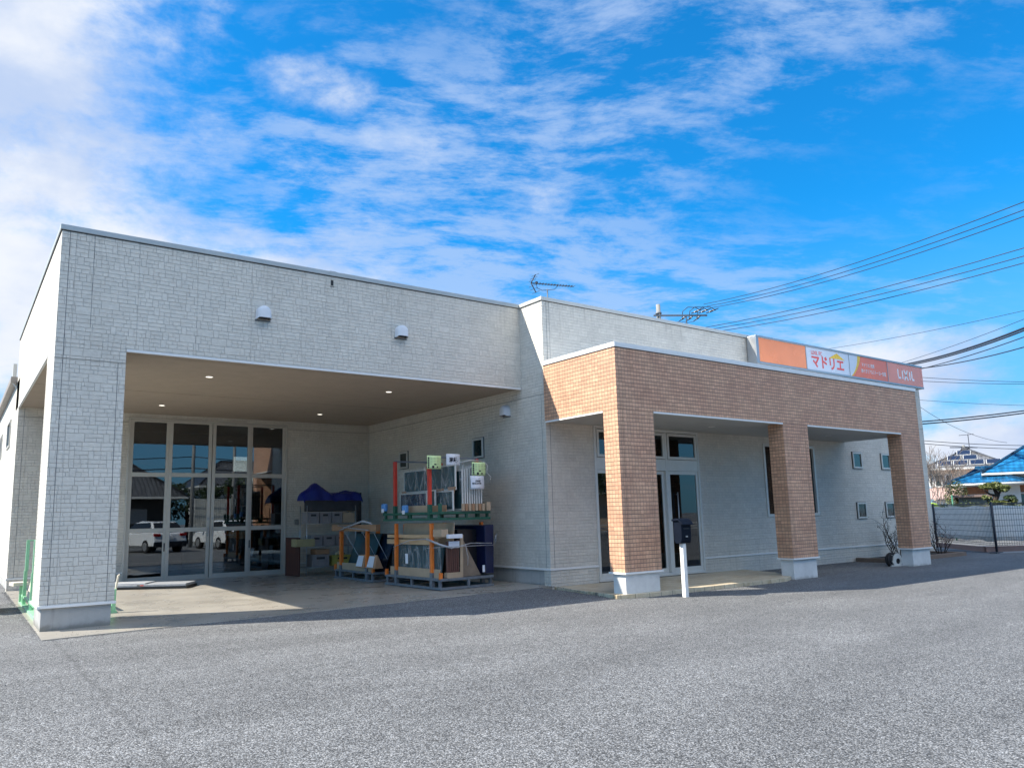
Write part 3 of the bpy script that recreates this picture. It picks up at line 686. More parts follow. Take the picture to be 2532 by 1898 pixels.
# warehouse sliding door, four leaves
wd_ = framed_opening('warehouse_door_frame', 2.33, 6.36, .075, 4.10, YB, .045, ())
xs_ = [(2.375, 3.305, .03), (3.285, 4.335, -.01), (4.350, 5.345, -.01), (5.325, 6.315, .03)]
for k, (x0, x1, dy) in enumerate(xs_):
    y = YB+dy; f = MB(); st0 = .10 if k in (1, 2) else .04; a, b_ = x0, x1
    f.box(a, a+.085, y-.02, y+.02, .11, 4.05); f.box(b_-.085, b_, y-.02, y+.02, .11, 4.05)
    for (z0, z1) in ((.11, .22), (1.28, 1.385), (2.645, 2.75), (4.0, 4.05)): f.box(a+.085, b_-.085, y-.02, y+.02, z0, z1)
    lf = f.build('door_leaf', ALU, wd_, bevel=.004)
    for (z0, z1) in ((.22, 1.28), (1.385, 2.645), (2.75, 4.0)): MB().box(a+.085, b_-.085, y-.004, y+.004, z0, z1).build('pane', GLASS, lf)
    if k in (1, 2):
        hx = 4.29 if k == 1 else 4.40
        h = MB(); h.bar((hx, y-.05, 1.16), (hx, y-.05, 1.38), .022, .018); h.box(hx-.011, hx+.011, y-.06, y-.02, 1.16, 1.18); h.box(hx-.011, hx+.011, y-.06, y-.02, 1.36, 1.38); h.build('handle', SILV, lf)
        h = MB(); h.box(hx-.03, hx+.03, y-.032, y-.02, 1.56, 1.63); h.build('lock', SILV, lf, bevel=.003)
    else:
        hx = 3.262 if k == 0 else 5.372
        MB().box(hx-.014, hx+.014, y-.024, y-.02, .82, 1.02).build('finger_pull', BLK, lf)
# round vent hoods
def vent(c, face):
    v = MB(); n = 14; w = .125; prof = []
    for i in range(n+1):
        a = math.pi*i/n; prof.append((math.cos(a)*w, math.sin(a)*w))
    rows = [(0, 1.0, 0), (.05, 1.0, 0), (.10, .96, 0), (.135, .82, 0), (.15, .5, 0)]
    def put(u, d, z): return (c[0]+u, c[1]-d, c[2]+z) if face == 'y' else (c[0]-d, c[1]+u, c[2]+z)
    rings = []
    for d, s_, _ in rows:
        rings.append([put(-w*s_, d, -.12+.02*(d > .12))] + [put(-x*s_, d, z*s_+.0) for x, z in prof] + [put(w*s_, d, -.12+.02*(d > .12))])
    m_ = len(rings[0]); vs = [p for r in rings for p in r]
    fs = []
    for i in range(len(rings)-1):
        for k in range(m_-1): fs.append((i*m_+k, i*m_+k+1, (i+1)*m_+k+1, (i+1)*m_+k))
    fs.append(tuple((len(rings)-1)*m_+k for k in range(m_)))
    v.add(vs, fs, 0, True)
    hood = v.build('vent_hood', GRYV, B)
    g = MB()
    P0, P1, P2, P3 = put(-w*.93, .004, -.1), put(w*.93, .004, -.1), put(w*.8, .13, -.085), put(-w*.8, .13, -.085)
    g.quad(P0, P1, P2, P3); g.build('grille', DRK, hood)
    e = MB()
    if face == 'y': e.box(c[0]-w-.012, c[0]+w+.012, c[1]-.012, c[1], c[2]-.14, c[2]-.12)
    else: e.box(c[0]-.012, c[0], c[1]-w-.012, c[1]+w+.012, c[2]-.14, c[2]-.12)
    e.build('lip', GREY, hood)
vent((3.133, 0, 5.085), 'y'); vent((5.86, 0, 5.085), 'y'); vent((XW, .55, 3.78), 'x')
def downlight(x, y, z, lit=True):
    n = 24; f = MB(); vs = []; 
    for r, dz in ((.085, -.006), (.070, -.006), (.060, .012), (.0, .014)):
        for k in range(n): a = 2*math.pi*k/n; vs.append((x+r*math.cos(a), y+r*math.sin(a), z+dz))
    fs = [(i*n+k, i*n+(k+1)%n, (i+1)*n+(k+1)%n, (i+1)*n+k) for i in range(2) for k in range(n)]
    f.add(vs[:3*n], fs, 0, True); o = f.build('downlight', WHT, B)
    g = MB(); g.add(vs[2*n:3*n], [tuple(range(n))]); 
    g.v = [(p[0], p[1], z-.003) for p in g.v]; g.build('lamp', DLIT if lit else WHT, o)
DLIT = simple('warm_downlight', (1, .93, .8), .3, emit=1.1, var=0)
for (x, y) in ((2.70, 1.67), (6.48, 1.66), (6.56, 5.6), (2.73, 5.72)): downlight(x, y, ZO-.002)
for (x, y) in ((12.9, -1.72), (17.6, -1.72)): downlight(x, y, 3.388, False)
# small meter box on the back wall
MB().box(6.59, 6.70, YB-.05, YB, 1.38, 1.53).build('switch_box', simple('grey_box', (.25, .25, .24), .5), B, bevel=.008)
# brick porch
PX0, PX1, PY, PZ, PZT = 8.80, 20.05, -2.855, 3.39, 4.655
porch = MB().box(PX0, PX1, PY, YF-.002, PZ+.016, PZT-.09).build('porch_header', TILE, B)
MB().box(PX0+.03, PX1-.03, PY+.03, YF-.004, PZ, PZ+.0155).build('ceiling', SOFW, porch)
MB().box(PX0-.02, PX1+.02, PY-.02, YF-.006, PZT-.09, PZT).build('parapet_cap', WHT, porch, bevel=.006)
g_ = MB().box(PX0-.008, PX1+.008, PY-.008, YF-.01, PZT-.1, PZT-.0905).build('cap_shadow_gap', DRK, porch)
d_ = MB(); d_.box(PX0+.955, 13.888, PY-.010, PY+.03, PZ-.022, PZ+.010); d_.box(14.842, 19.062, PY-.010, PY+.03, PZ-.022, PZ+.010); d_.box(PX0-.010, PX0+.03, PY+.382, YF-.03, PZ-.022, PZ+.010); d_.build('drip_edge', WHT, porch)
for (x0, x1, y1) in ((PX0, PX0+.953, PY+.38), (13.89, 14.84, PY+.38), (19.064, PX1, PY+.36)):
    pr = MB().box(x0, x1, PY, y1, .452, PZ+.0145).build('porch_pier', TILE, B, bevel=.005)
    MB().box(x0+.035, x1-.035, PY+.035, y1-.035, -.1, .418).build('plinth', PIER, pr, bevel=.008)
    MB().box(x0-.022, x1+.022, PY-.022, y1+.022, .418, .4515).build('flashing', WHT, pr, bevel=.004)
    each('panel_joint', JBR, [(x-.003, x+.003, PY-.0015, PY+.004, .455, PZ) for x in (x0+.122, x1-.127)], pr)

# ------------------------------------------------------------------ things: helpers
def solo(name, mb, mats, label, cat, M=None, group=None, bevel=0, kind=None):
    """a thing that is one mesh; its vertices are local to M"""
    o = mb.build(name, mats, None, bevel=bevel)
    if M is not None:
        o.matrix_world = M
        WM[o.name] = M.copy()
    return tag(o, label, cat, group, kind)
def TR(x, y, z, rz=0): return Matrix.Translation((x, y, z)) @ Matrix.Rotation(rz, 4, 'Z')
def wire(name, pts_world, r, label, cat='cable', group=None, sag=0, n=16, sides=6):
    a, b = Vector(pts_world[0]), Vector(pts_world[-1])
    pts = []
    for i in range(n+1):
        s = i/n; p = a.lerp(b, s); p.z -= sag*4*s*(1-s); pts.append(p-a)
    return solo(name, MB().tube(pts, r, sides), WIRE, label, cat, Matrix.Translation(a), group)

# ------------------------------------------------------------------ signboard on the parapet
SG = thing('signboard', 'long illuminated-style shop signboard of four panels on the upper right parapet', 'signboard', (20.1, -.9, 5.27))
sx0, sx1, sy, sz0, sz1 = 15.84, 24.50, -1.07, 5.31, 5.945
fr = MB(); fr.prism([(15.66, YF-.03, 5.25), (15.84, sy+.01, 5.25), (15.84, sy+.01, 6.0), (15.66, YF-.03, 6.0)], (0,0,0), (0,0,.001)) if False else None
fr = MB(); fr.box(15.73, 24.52, -1.045, YF-.026, 5.255, 6.0); fr.box(15.72, 15.835, -1.085, -1.045, 5.25, 6.005); fr.box(15.835, 24.52, -1.085, -1.045, 5.945, 6.005); fr.box(15.835, 24.52, -1.085, -1.045, 5.25, 5.31)
for x in (17.965, 20.145, 22.315): fr.box(x-.012, x+.012, -1.083, -1.045, 5.31, 5.945)
fr.build('frame', SILV, SG, bevel=.01)
SP = [(15.835, 17.953, SORG), (17.977, 20.133, SWHT), (20.157, 22.303, SRED), (22.327, 24.52, SPNK)]
pans = []
for (a, b_, mt) in SP: pans.append(MB().box(a, b_, -1.068, -1.045, 5.31, 5.945).build('panel', mt, SG))
def stext(body, x, z, size, mt, pan, bold=0., sx=1., dep=.0012):
    o = SG.location; return text(body, size, plane_m((x-o.x, -1.0705-o.y, z-o.z), (1,0,0), (0,0,1)), mt, pan, bold=bold, sx=sx, depth=dep)
stext('LIXIL FC', 18.22, 5.755, .155, SRL, pans[1], .002, .98)
stext('マドリエ', 18.20, 5.425, .395, SRL, pans[1], .012, 1.06)
rf = MB(); rf.add([(19.12, -1.0712, 5.735), (19.90, -1.0712, 5.745), (19.52, -1.0712, 5.90)], [(0,1,2)]); rf.prism([(19.10, -1.069, 5.733), (19.30, -1.069, 5.733), (19.52, -1.069, 5.775), (19.74, -1.069, 5.735), (19.92, -1.069, 5.735), (19.52, -1.069, 5.905)], (0,0,0), (0,-.003,0)); rf.build('roof_emblem', SYL, pans[1])
# third panel: pale left part, yellow arc
a_ = MB(); arc = []; n = 14
def arcx(z, c): t_ = (z-5.31)/.635; return c + .42*math.sin(t_*math.pi*.5)**.75
zs_ = [5.31+.635*i/n for i in range(n+1)]
out = [(20.157, -1.0685, 5.31)] + [(arcx(z, 20.20), -1.0685, z) for z in zs_] + [(20.157, -1.0685, 5.945)]
a_.prism(out, (0,0,0), (0,-.002,0)); a_.build('pale_field', SWHT, pans[2])
a_ = MB(); out = [(arcx(z, 20.20), -1.069, z) for z in zs_] + [(arcx(z, 20.20)+.05+.11*(z-5.31)/.635, -1.069, z) for z in zs_[::-1]]
a_.prism(out, (0,0,0), (0,-.003,0)); a_.build('yellow_arc', SYL, pans[2])
stext('マドリエ 茂原', 20.83, 5.665, .125, SWL, pans[2], .002, .92)
stext('㈱イガリアルミトーヨー住器', 20.79, 5.475, .135, SWL, pans[2], .002, .80)
# last panel: slim widely drawn capitals made of bars
lg = MB(); y0 = -1.0705
def st(x0, z0, x1, z1, w=.062): lg.bar((x0, y0, z0), (x1, y0, z1), w, .003, up=(0,1,0))
zb, zt_ = 5.50, 5.775
L0 = 22.95
st(L0, zt_, L0, zb+.03); st(L0, zb, L0+.16, zb); st(L0+.27, zt_-.03, L0+.27, zb-.02)
st(L0+.38, zt_, L0+.60, zb-.05); st(L0+.60, zt_, L0+.38, zb-.05)
st(L0+.73, zt_-.03, L0+.73, zb-.02); st(L0+.86, zt_, L0+.86, zb+.03); st(L0+.86, zb, L0+1.0, zb)
lg.build('lettering', simple('dull_white_letter', (.95, .92, .92), .3), pans[3])

# ------------------------------------------------------------------ antenna on the roof
AN = thing('tv_antenna', 'thin television antenna with a V reflector standing on the roof', 'antenna', (12.19, 3, 5.6))
MB().tube([(12.19, 3, 5.6), (12.19, 3, 7.74)], .018).build('mast', GREY, AN)
an = MB(); an.tube([(11.61, 3, 7.83), (13.18, 3, 7.98)], .014, 6)
for i in range(14):
    s = .1+.88*i/13; p = Vector((11.61, 3, 7.83)).lerp(Vector((13.18, 3, 7.98)), s); an.tube([p-Vector((0, .11, 0)), p+Vector((0, .11, 0))], .006, 5)
an.build('boom', WIRE, AN)
an = MB(); an.tube([(11.61, 3, 7.83), (11.78, 3, 8.10)], .014, 6); an.tube([(11.61, 3, 7.83), (11.78, 3, 7.58)], .014, 6)
for s in (.3, .6, .95):
    for e in ((11.78, 3, 8.10), (11.78, 3, 7.58)):
        p = Vector((11.61, 3, 7.83)).lerp(Vector(e), s); an.tube([p-Vector((0, .16, 0)), p+Vector((0, .16, 0))], .006, 5)
an.build('reflector', WIRE, AN)
an = MB(); an.tube([(11.8, 3, 7.85), (11.82, 3, 7.72), (12.0, 3, 7.68), (12.19, 3, 7.72)], .008, 5); an.tube([(12.19, 3, 7.72), (12.45, 3, 7.78), (12.6, 3, 7.92)], .008, 5); an.box(11.78, 11.83, 2.97, 3.03, 7.84, 7.90); an.build('feed_cable', WIRE, AN)

# ------------------------------------------------------------------ racks under the roof
def rack(name, label, loc, rz, L, Wd, fmat, pmat, ztop, ys, deck_z=.17, post_w=.075, topbars=False, sleeve=None, grp=None):
    t = thing(name, label, 'rack', loc, rz, grp); M = WM[t.name]
    fb = MB(); s = .05
    for z in (0.0, deck_z):
        fb.box(0, Wd, 0, s, z, z+s); fb.box(0, Wd, L-s, L, z, z+s); fb.box(0, s, s, L-s, z, z+s); fb.box(Wd-s, Wd, s, L-s, z, z+s)
    for (x, y) in [(s*.1, .06), (s*.1, L/2), (s*.1, L-.11), (Wd*.5, 0.002), (Wd*.5, L-.052), (Wd-.052, .06), (Wd-.052, L-.11), (Wd-.052, L/2)]: fb.box(x, x+s, y, y+s, s, deck_z)
    fb.build('base_frame', fmat, t, local=True, bevel=.003)
    dk = MB()
    for i in range(5):
        y = .08+i*(L-.24)/4; dk.box(s, Wd-s, y, y+.07, deck_z+.008, deck_z+.046)
    dk.box(Wd*.3, Wd*.3+.05, s, L-s, deck_z, deck_z+.04); dk.box(Wd*.7, Wd*.7+.05, s, L-s, deck_z, deck_z+.04); dk.build('deck', fmat, t, local=True)
    for x in (-.01, Wd-.06):
        for y in ys:
            w = post_w; g = MB().box(x, x+w, y, y+w, s, .30+.02*(x < 0)); po = g.build('post', sleeve or fmat, t, local=True, bevel=.003)
            MB().box(x+.004, x+w-.004, y+.004, y+w-.004, .30, ztop).build('sleeve', pmat, po, local=True, bevel=.004)
    for (x, y) in ((-.005, .02), (-.005, L-.08)):
        MB().box(x, x+.06, y, y+.06, deck_z+.03, .33).build('short_post', pmat if sleeve is None else sleeve, t, local=True, bevel=.004)
    if topbars:
        for y in ys:
            MB().bar((0, y+.035, ztop+.005), (Wd, y+.035, ztop+.005), .03, .03).build('top_bar', GREY, t, local=True)
    return t
FZ = .093
RZ = R(2.6)
RL = (6.80, .13, FZ)
rackA = rack('glass_rack', 'large grey-based rack with orange posts, lowest of the stack by the right wall', RL, RZ, 2.17, 1.30, GREY, ORG, 1.29, (.32, 1.68))
RU = (6.79, .11, FZ+1.345)
rackB = rack('glass_rack', 'green-based rack with tall red posts stacked on top of the orange-post rack', RU, RZ, 2.24, 1.25, GRN, RED, 1.27, (.38, 1.72), deck_z=.12, topbars=True, sleeve=GRN)
RS = (6.74, 2.92, FZ)
rackC = rack('glass_rack', 'smaller orange-post rack standing alone left of the tall stack', RS, R(1), 2.05, 1.05, GREY, ORG, 1.26, (.30, 1.66), post_w=.085)
def cont(name, mb, mt, label, cat, base, rz=RZ, **k): return solo(name, mb, mt, label, cat, TR(*base, rz), **k)
# contents of the lower rack (local: x into the rack, y along it, z up from its deck level)
cont('wrapped_glazing', MB().obox((.16, 1.02, .55), (.012, 0, 0), (0, .86, 0), (.05, 0, .30)), TEAL, 'dark green glass pane wrapped in film in the lower orange rack', 'glass pane', RL)
cont('plastic_wrap', MB().add([(.085, .1, .26), (.085, .8, .24), (.08, 1.5, .27), (.085, 2.0, .25), (.06, .1, .88), (.10, .8, .92), (.07, 1.5, .9), (.10, 2.0, .86)], [(0,1,5,4),(1,2,6,5),(2,3,7,6)], 0, True), FILM, 'clear plastic film stretched over the dark pane in the lower rack', 'plastic film', RL)
cont('cardboard_strip', MB().box(.045, .065, .12, 2.0, .22, .39), CARD, 'long low cardboard strip along the foot of the lower rack', 'cardboard', RL)
cont('cardboard_sheet', MB().obox((.34, .98, 1.05), (.006, 0, 0), (0, .95, 0), (.02, 0, .24)), CARD, 'big flat cardboard sheet rising behind the orange posts under the green rack', 'cardboard', RL)
for k, (y0, y1, z, x) in enumerate(((.15, 2.15, .99, .06), (.3, 2.2, .86, .08))):
    cont('timber_batten', MB().box(x, x+.07, y0, y1, z, z+(.07 if k == 0 else .10)), PINE, ('upper' if k == 0 else 'lower') + ' pale timber batten tied across the lower rack behind its orange posts', 'batten', RL)
cont('cardboard_box', MB().box(.02, .18, .0, .30, 1.02, 1.17), CARD, 'small cardboard box lying on the battens right of the near orange post', 'box', RL, bevel=.004)
cont('white_carton', MB().box(.12, .46, -.10, -.02, .99, 1.07), PAPER, 'white flat carton on top of the profile bundle', 'carton', RL, bevel=.004)
for k in range(6):
    x = .17+.05*k
    cont('aluminium_extrusion', MB().box(x, x+.034, .03, .075, .33, .93+.01*(k % 3)), PROF, 'brown window profile standing in the bundle at the near corner of the lower rack', 'profile', RL, group='brown window profiles bundled upright')
cont('cardboard_box', MB().box(.15, .48, .0, .12, .22, .325), CARD, 'flat cardboard tray under the upright brown profiles', 'box', RL, bevel=.003)
cont('paper_sheet', MB().box(.20, .46, .012, .02, .80, .93), PAPER, 'crumpled white paper at the head of the brown profile bundle', 'paper', RL)
cont('cardboard_board', MB().obox((.52, .03, .63), (.035, 0, 0), (0, .008, 0), (.01, 0, .42)), CARD, 'narrow upright cardboard board beside the profile bundle', 'cardboard', RL)
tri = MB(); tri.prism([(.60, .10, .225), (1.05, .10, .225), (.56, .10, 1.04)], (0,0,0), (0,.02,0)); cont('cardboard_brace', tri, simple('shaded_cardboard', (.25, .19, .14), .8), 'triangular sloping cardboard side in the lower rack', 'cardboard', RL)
cont('wrapped_glazing', MB().box(.62, 1.10, .3, 2.0, .24, 1.15), BLK, 'black-wrapped stack of glass deep inside the lower rack', 'glass pane', RL)
sh = MB(); sh.add([(1.12, .02, .26), (1.33, .02, .26), (1.10, .01, 1.22), (1.34, .01, 1.24), (1.12, 1.6, .26), (1.33, 1.6, .26), (1.10, 1.6, 1.22), (1.34, 1.6, 1.24)], [(0,1,3,2), (1,5,7,3), (4,0,2,6), (2,3,7,6), (5,4,6,7)])
cont('navy_cover', sh, BSHEET, 'navy plastic cover hanging at the wall end of the lower rack', 'cover', RL, bevel=.02)
cont('paper_label', MB().obox((.01, 1.28, .57), (.002, 0, 0), (0, .05, 0), (0, .004, .10)), PAPER, 'tall white label stuck on the wrapped pane of the lower rack', 'label', RL)
cont('paper_label', MB().obox((1.04, -.01, .36), (.03, 0, 0), (0, .002, 0), (0, 0, .07)), PAPER, 'small white tag beside the navy cover', 'label', RL)
st_ = MB(); st_.tube([(-.03, 1.75, .80), (-.03, 1.1, .95), (-.035, .45, .98)], .008, 6); st_.tube([(-.035, .45, .98), (.06, .05, .86), (.25, -.04, .80)], .022, 6); st_.tube([(.25, -.04, .80), (.7, -.04, .88), (1.25, -.03, .86)], .008, 6)
st_.tube([(-.03, .45, .80), (.2, -.05, .83), (1.3, -.03, .82)], .006, 6); st_.tube([(.58, -.03, .87), (.60, -.05, .68), (.63, -.04, .62), (.61, -.05, .45)], .006, 5); st_.tube([(1.34, -.03, .86), (1.38, -.03, 1.06), (1.3, -.03, .9)], .012, 5)
cont('wrapping_film', st_, simple('milky_film', (.45, .45, .47), .35), 'twisted milky wrapping film tied round the lower rack posts', 'film', RL)
# contents of the upper rack
UD = .19
def sash(x, y0, y1, z0, z1, label, grp=None, fw=.024, tilt=.02, glass=TEAL):
    t = thing('glazed_sash', label, 'window sash', (TR(*RU, RZ) @ Vector((x, (y0+y1)/2, z0))), RZ, grp)
    L = (y1-y0)/2; H = z1-z0; f = MB()
    f.box(-.018, .018, -L, L, 0, fw); f.box(-.018, .018, -L, L, H-fw, H); f.box(-.018, .018, -L, -L+fw, fw, H-fw); f.box(-.018, .018, L-fw, L, fw, H-fw)
    f.build('frame', WFR, t, local=True, bevel=.003); MB().box(-.008, .004, -L+fw, L-fw, fw, H-fw).build('pane', glass, t, local=True)
    return t
for k in range(9):
    sash(.54+.062*k, -.02+.004*k, .82, UD+.01, 1.12-.015*(8-k), 'white sash in the tight upright row at the near end of the green rack', 'white window sashes packed upright on the green rack')
sash(.40, .02, .92, .60, 1.11, 'large glazed sash behind the lettered white notice, upper right on the green rack')
sash(.42, .98, 2.02, .60, 1.08, 'large glazed sash left of the near red post, upper left on the green rack')
sash(.34, .03, .98, UD, .59, 'low glazed sash under the large one on the right of the green rack')
sash(.36, 1.02, 2.08, UD, .59, 'low glazed sash on the left of the green rack', glass=TEAL2)
sash(.24, .52, .80, UD, .62, 'small narrow white sash in front of the low ones, beside the near red post')
def prot(y, z, w, h, lab, tip=.5):
    cont('corner_protector', MB().prism([(.375, y-w, z), (.375, y+w, z), (.375, y+w*tip, z-h), (.375, y-w*tip, z-h)], (0,0,0), (-.02,0,0)), CARDB, lab, 'cardboard', RU, bevel=.003)
prot(.98, 1.14, .11, .20, 'torn brown cardboard between the two large upper sashes', .35); prot(.60, .64, .20, .16, 'brown cardboard flap between upper and lower sashes, middle of the green rack'); prot(.12, .66, .14, .14, 'brown cardboard flap at the near end of the green rack, above the low sash'); prot(1.95, .64, .09, .16, 'brown cardboard flap at the far left end of the green rack', .4)
for k, (x, y, s_) in enumerate([(.06, -.03, .8)]+[]): pass
cont('cardboard_strip', MB().box(.20, .22, .10, 1.15, UD-.02, UD+.11), CARDB, 'brown cardboard strip along the foot of the sashes, right half of the green rack', 'cardboard', RU)
cont('cardboard_strip', MB().box(.18, .20, .62, 1.6, UD-.02, UD+.12), CARD, 'pale cardboard strip along the foot of the sashes, left half of the green rack', 'cardboard', RU)
for k in range(7):
    cont('cardboard_pad', MB().box(.50+.085*k, .56+.085*k, -.045, -.01, UD-.01, UD+.13), (CARD, CARDB)[k % 2], 'cardboard pad at the foot of the upright sashes', 'cardboard', RU, group='cardboard pads under the upright sashes')
cont('cardboard_box', MB().box(1.12, 1.22, -.05, .2, UD-.01, UD+.16), CARD, 'cardboard upright at the wall end of the green rack', 'cardboard', RU)
fl = MB(); nn_ = 9; vs = []
for j in range(5):
    for i in range(nn_): vs.append((.31+.03*math.sin(i*1.7+j), .02+2.05*i/(nn_-1), .26+.86*j/4))
fl.add(vs, [(j*nn_+i, j*nn_+i+1, (j+1)*nn_+i+1, (j+1)*nn_+i) for j in range(4) for i in range(nn_-1)], 0, True)
cont('plastic_wrap', fl, FILM, 'clear wrinkled film over the glazed sashes on the green rack', 'plastic film', RU)
vs = []
fl = MB()
for j in range(5):
    for i in range(6): vs.append((.42+.62*i/5, -.06-.02*math.sin(i*2.1+j), .50+.70*j/4+.05*math.sin(i)))
fl.add(vs, [(j*6+i, j*6+i+1, (j+1)*6+i+1, (j+1)*6+i) for j in range(4) for i in range(5)], 0, True)
cont('plastic_wrap', fl, FILM, 'clear film over the ends of the upright sashes', 'plastic film', RU)
fl = MB()
for a in (((1.02, -.07, 1.18), (1.12, -.09, 1.1), (1.10, -.09, .95), (1.2, -.1, .86), (1.17, -.1, .76)), ((.45, -.06, 1.14), (.7, -.08, 1.19), (1.0, -.07, 1.19))): fl.tube(a, [.012, .02]+[.012]*(len(a)-2), 6)
cont('wrapping_film', fl, simple('pale_film', (.42, .41, .38), .35), 'loose pale film knotted round the top of the green rack load', 'film', RU)
for (y, z, x, lab) in ((2.13, .21, -.02, 'blue and white taped packet at the far left corner of the green rack'), (1.30, .16, .0, 'blue and white taped packet on the deck between the red posts')):
    cont('taped_packet', MB().box(x, x+.09, y, y+.17, z, z+.17), [TAPE], lab, 'packet', (RU[0], RU[1], RU[2]-.0), bevel=.03)
    cont('paper_label', MB().box(x-.012, x-.004, y+.02, y+.12, z-.02, z+.06), PAPER, 'white patch on the ' + lab[:60].split(' at ')[0].split(' on ')[0] + (', far corner' if y > 2 else ', between the posts'), 'label', RU)
# notices taped to the rack
def notice(name, label, c, w, h, mt, face='y'):
    t = thing(name, label, 'notice', c); n = 6; p = MB(); vs = []
    for j in range(n+1):
        for i in range(2): vs.append((-w/2+w*i+.012*(j/n)*(1-2*i)*.0, -.006*math.sin(math.pi*j/n)-.003*i, -h/2+h*j/n))
    p.add(vs, [(j*2, j*2+1, j*2+3, j*2+2) for j in range(n)], 0, True)
    o = p.build('sheet', mt, t, local=True); md = o.modifiers.new('s', 'SOLIDIFY'); md.thickness = .001
    return t
nA = notice('notice', 'large white notice with two bold black characters hanging from the top bar', (7.29, .40, 2.66), .33, .24, PAPER)
text('混載', .105, plane_m((-.105, -.010, -.04), (1,0,0), (0,0,1)), INK, nA, bold=.003, sx=1.0, depth=.0006)
def yellow(c, label):
    t = notice('notice', label, c, .33, .27, YPAP); p = MB()
    for k in range(6):
        z = .10-.037*k; p.box(-.150, -.115, -.010, -.009, z-.028, z); 
    p.build('black_characters', INK, t, local=True)
    for k in range(5):
        for q in range(3+k % 2): MB().box(-.09+.075*q, -.09+.075*q+.05, -.0095, -.0085, .085-.03*k, .092-.03*k).build('printed_line', INKG, t, local=True)
    for (x0, x1, z0, z1) in ((.0, .05, -.055, -.03), (-.05, -.0, -.12, -.07), (.06, .09, -.11, -.08)): MB().box(x0, x1, -.010, -.009, z0, z1).build('stamp', INK, t, local=True)
    return t
yellow((6.84, .41, 2.60), 'yellow-green form taped to the near red post')
yellow((7.69, .06, 2.46), 'yellow-green form hanging at the right end of the top bar')
nB = notice('notice', 'pale lilac notice with two short lines of text below the right yellow form', (7.645, .055, 2.18), .33, .27, PAPER)
text('返却棚', .042, plane_m((-.05, -.010, .015), (1,0,0), (0,0,1)), INK, nB, bold=.001); text('積み込み注意！', .036, plane_m((-.13, -.010, -.03), (1,0,0), (0,0,1)), INK, nB, bold=.001)
# small rack load
cont('wrapped_glazing', MB().obox((.30, 1.05, .62), (.012, 0, 0), (0, .62, 0), (.10, -.10, .44)), TEAL, 'dark teal glass pane leaning in the small orange-post rack', 'glass pane', RS, R(1))
cont('wrapped_glazing', MB().obox((.42, .55, .62), (.012, 0, 0), (0, .58, 0), (.10, -.14, .44)), TEAL2, 'navy glass pane leaning at the right of the small orange-post rack', 'glass pane', RS, R(1))
cont('wrapped_glazing', MB().obox((.66, .75, .60), (.10, 0, 0), (0, .95, 0), (.05, 0, .42)), INTD, 'black-wrapped glass stack at the back of the small rack', 'glass pane', RS, R(1))
cont('cardboard_box', MB().obox((.02, .98, 1.20), (.05, 0, 0), (0, 1.16, 0), (.0, 0, .075)), CARDB, 'long brown cardboard box tied across the top of the small rack', 'box', RS, R(1), bevel=.004)
cont('cardboard_strip', MB().box(.03, .05, .1, 1.95, .22, .38), CARD, 'low cardboard strip along the foot of the small rack', 'cardboard', RS, R(1))
fl = MB(); fl.tube([(-.06, 1.72, 1.12), (-.08, 1.2, 1.22), (-.07, .35, 1.36), (0, .1, 1.30), (.02, 0, 1.16)], [.012, .02, .024, .024, .01], 6); fl.tube([(-.06, 1.72, 1.26), (-.08, 1.0, 1.20), (-.06, .1, 1.15)], .010, 6)
cont('wrapping_film', fl, simple('grey_film', (.42, .43, .46), .3), 'greyish film twisted over the top of the small rack', 'film', RS, R(1))
for k, (a, b_) in enumerate((((.0, 1.5, 1.14), (.25, .9, .3)), ((.02, .62, 1.14), (.22, .25, .5)), ((.04, .1, 1.14), (.3, -.1, .5)))):
    cont('packing_cord', MB().tube([a, b_], .006, 5), simple('pale_cord', (.45, .5, .58), .6) if k == 0 else bpy.data.materials['pale_cord'], 'pale cord running down from the top of the small rack', 'cord', RS, R(1), group='cords on the small rack')
def bag(y, label, slip):
    t = thing('paper_bag', label, 'paper bag', TR(*RS, R(1)) @ Vector((.06, y, .30)), R(1)); p = MB()
    p.add([(-.10, -.20, 0), (.14, -.20, 0), (.14, .20, 0), (-.10, .20, 0), (-.03, -.18, .30), (.01, -.18, .30), (.01, .17, .28), (-.03, .17, .28)], [(0,3,2,1), (4,5,6,7), (0,1,5,4), (1,2,6,5), (2,3,7,6), (3,0,4,7)])
    p.build('bag', simple('kraft_paper', (.45, .27, .16), .75) if 'kraft_paper' not in bpy.data.materials else bpy.data.materials['kraft_paper'], t, local=True, bevel=.015)
    q = MB(); q.add([(-.108, -.15, .03), (-.108, .15, .03), (-.045, .13, .27), (-.045, -.13, .27)], [(0,1,2,3)]); o = q.build('delivery_slip', PAPER, t, local=True); md = o.modifiers.new('s', 'SOLIDIFY'); md.thickness = .003
    return t
bag(.62, 'brown paper bag with white printed slip, left of the two on the small rack', 1); bag(.08, 'brown paper bag with white slip at the near right corner of the small rack', 1)

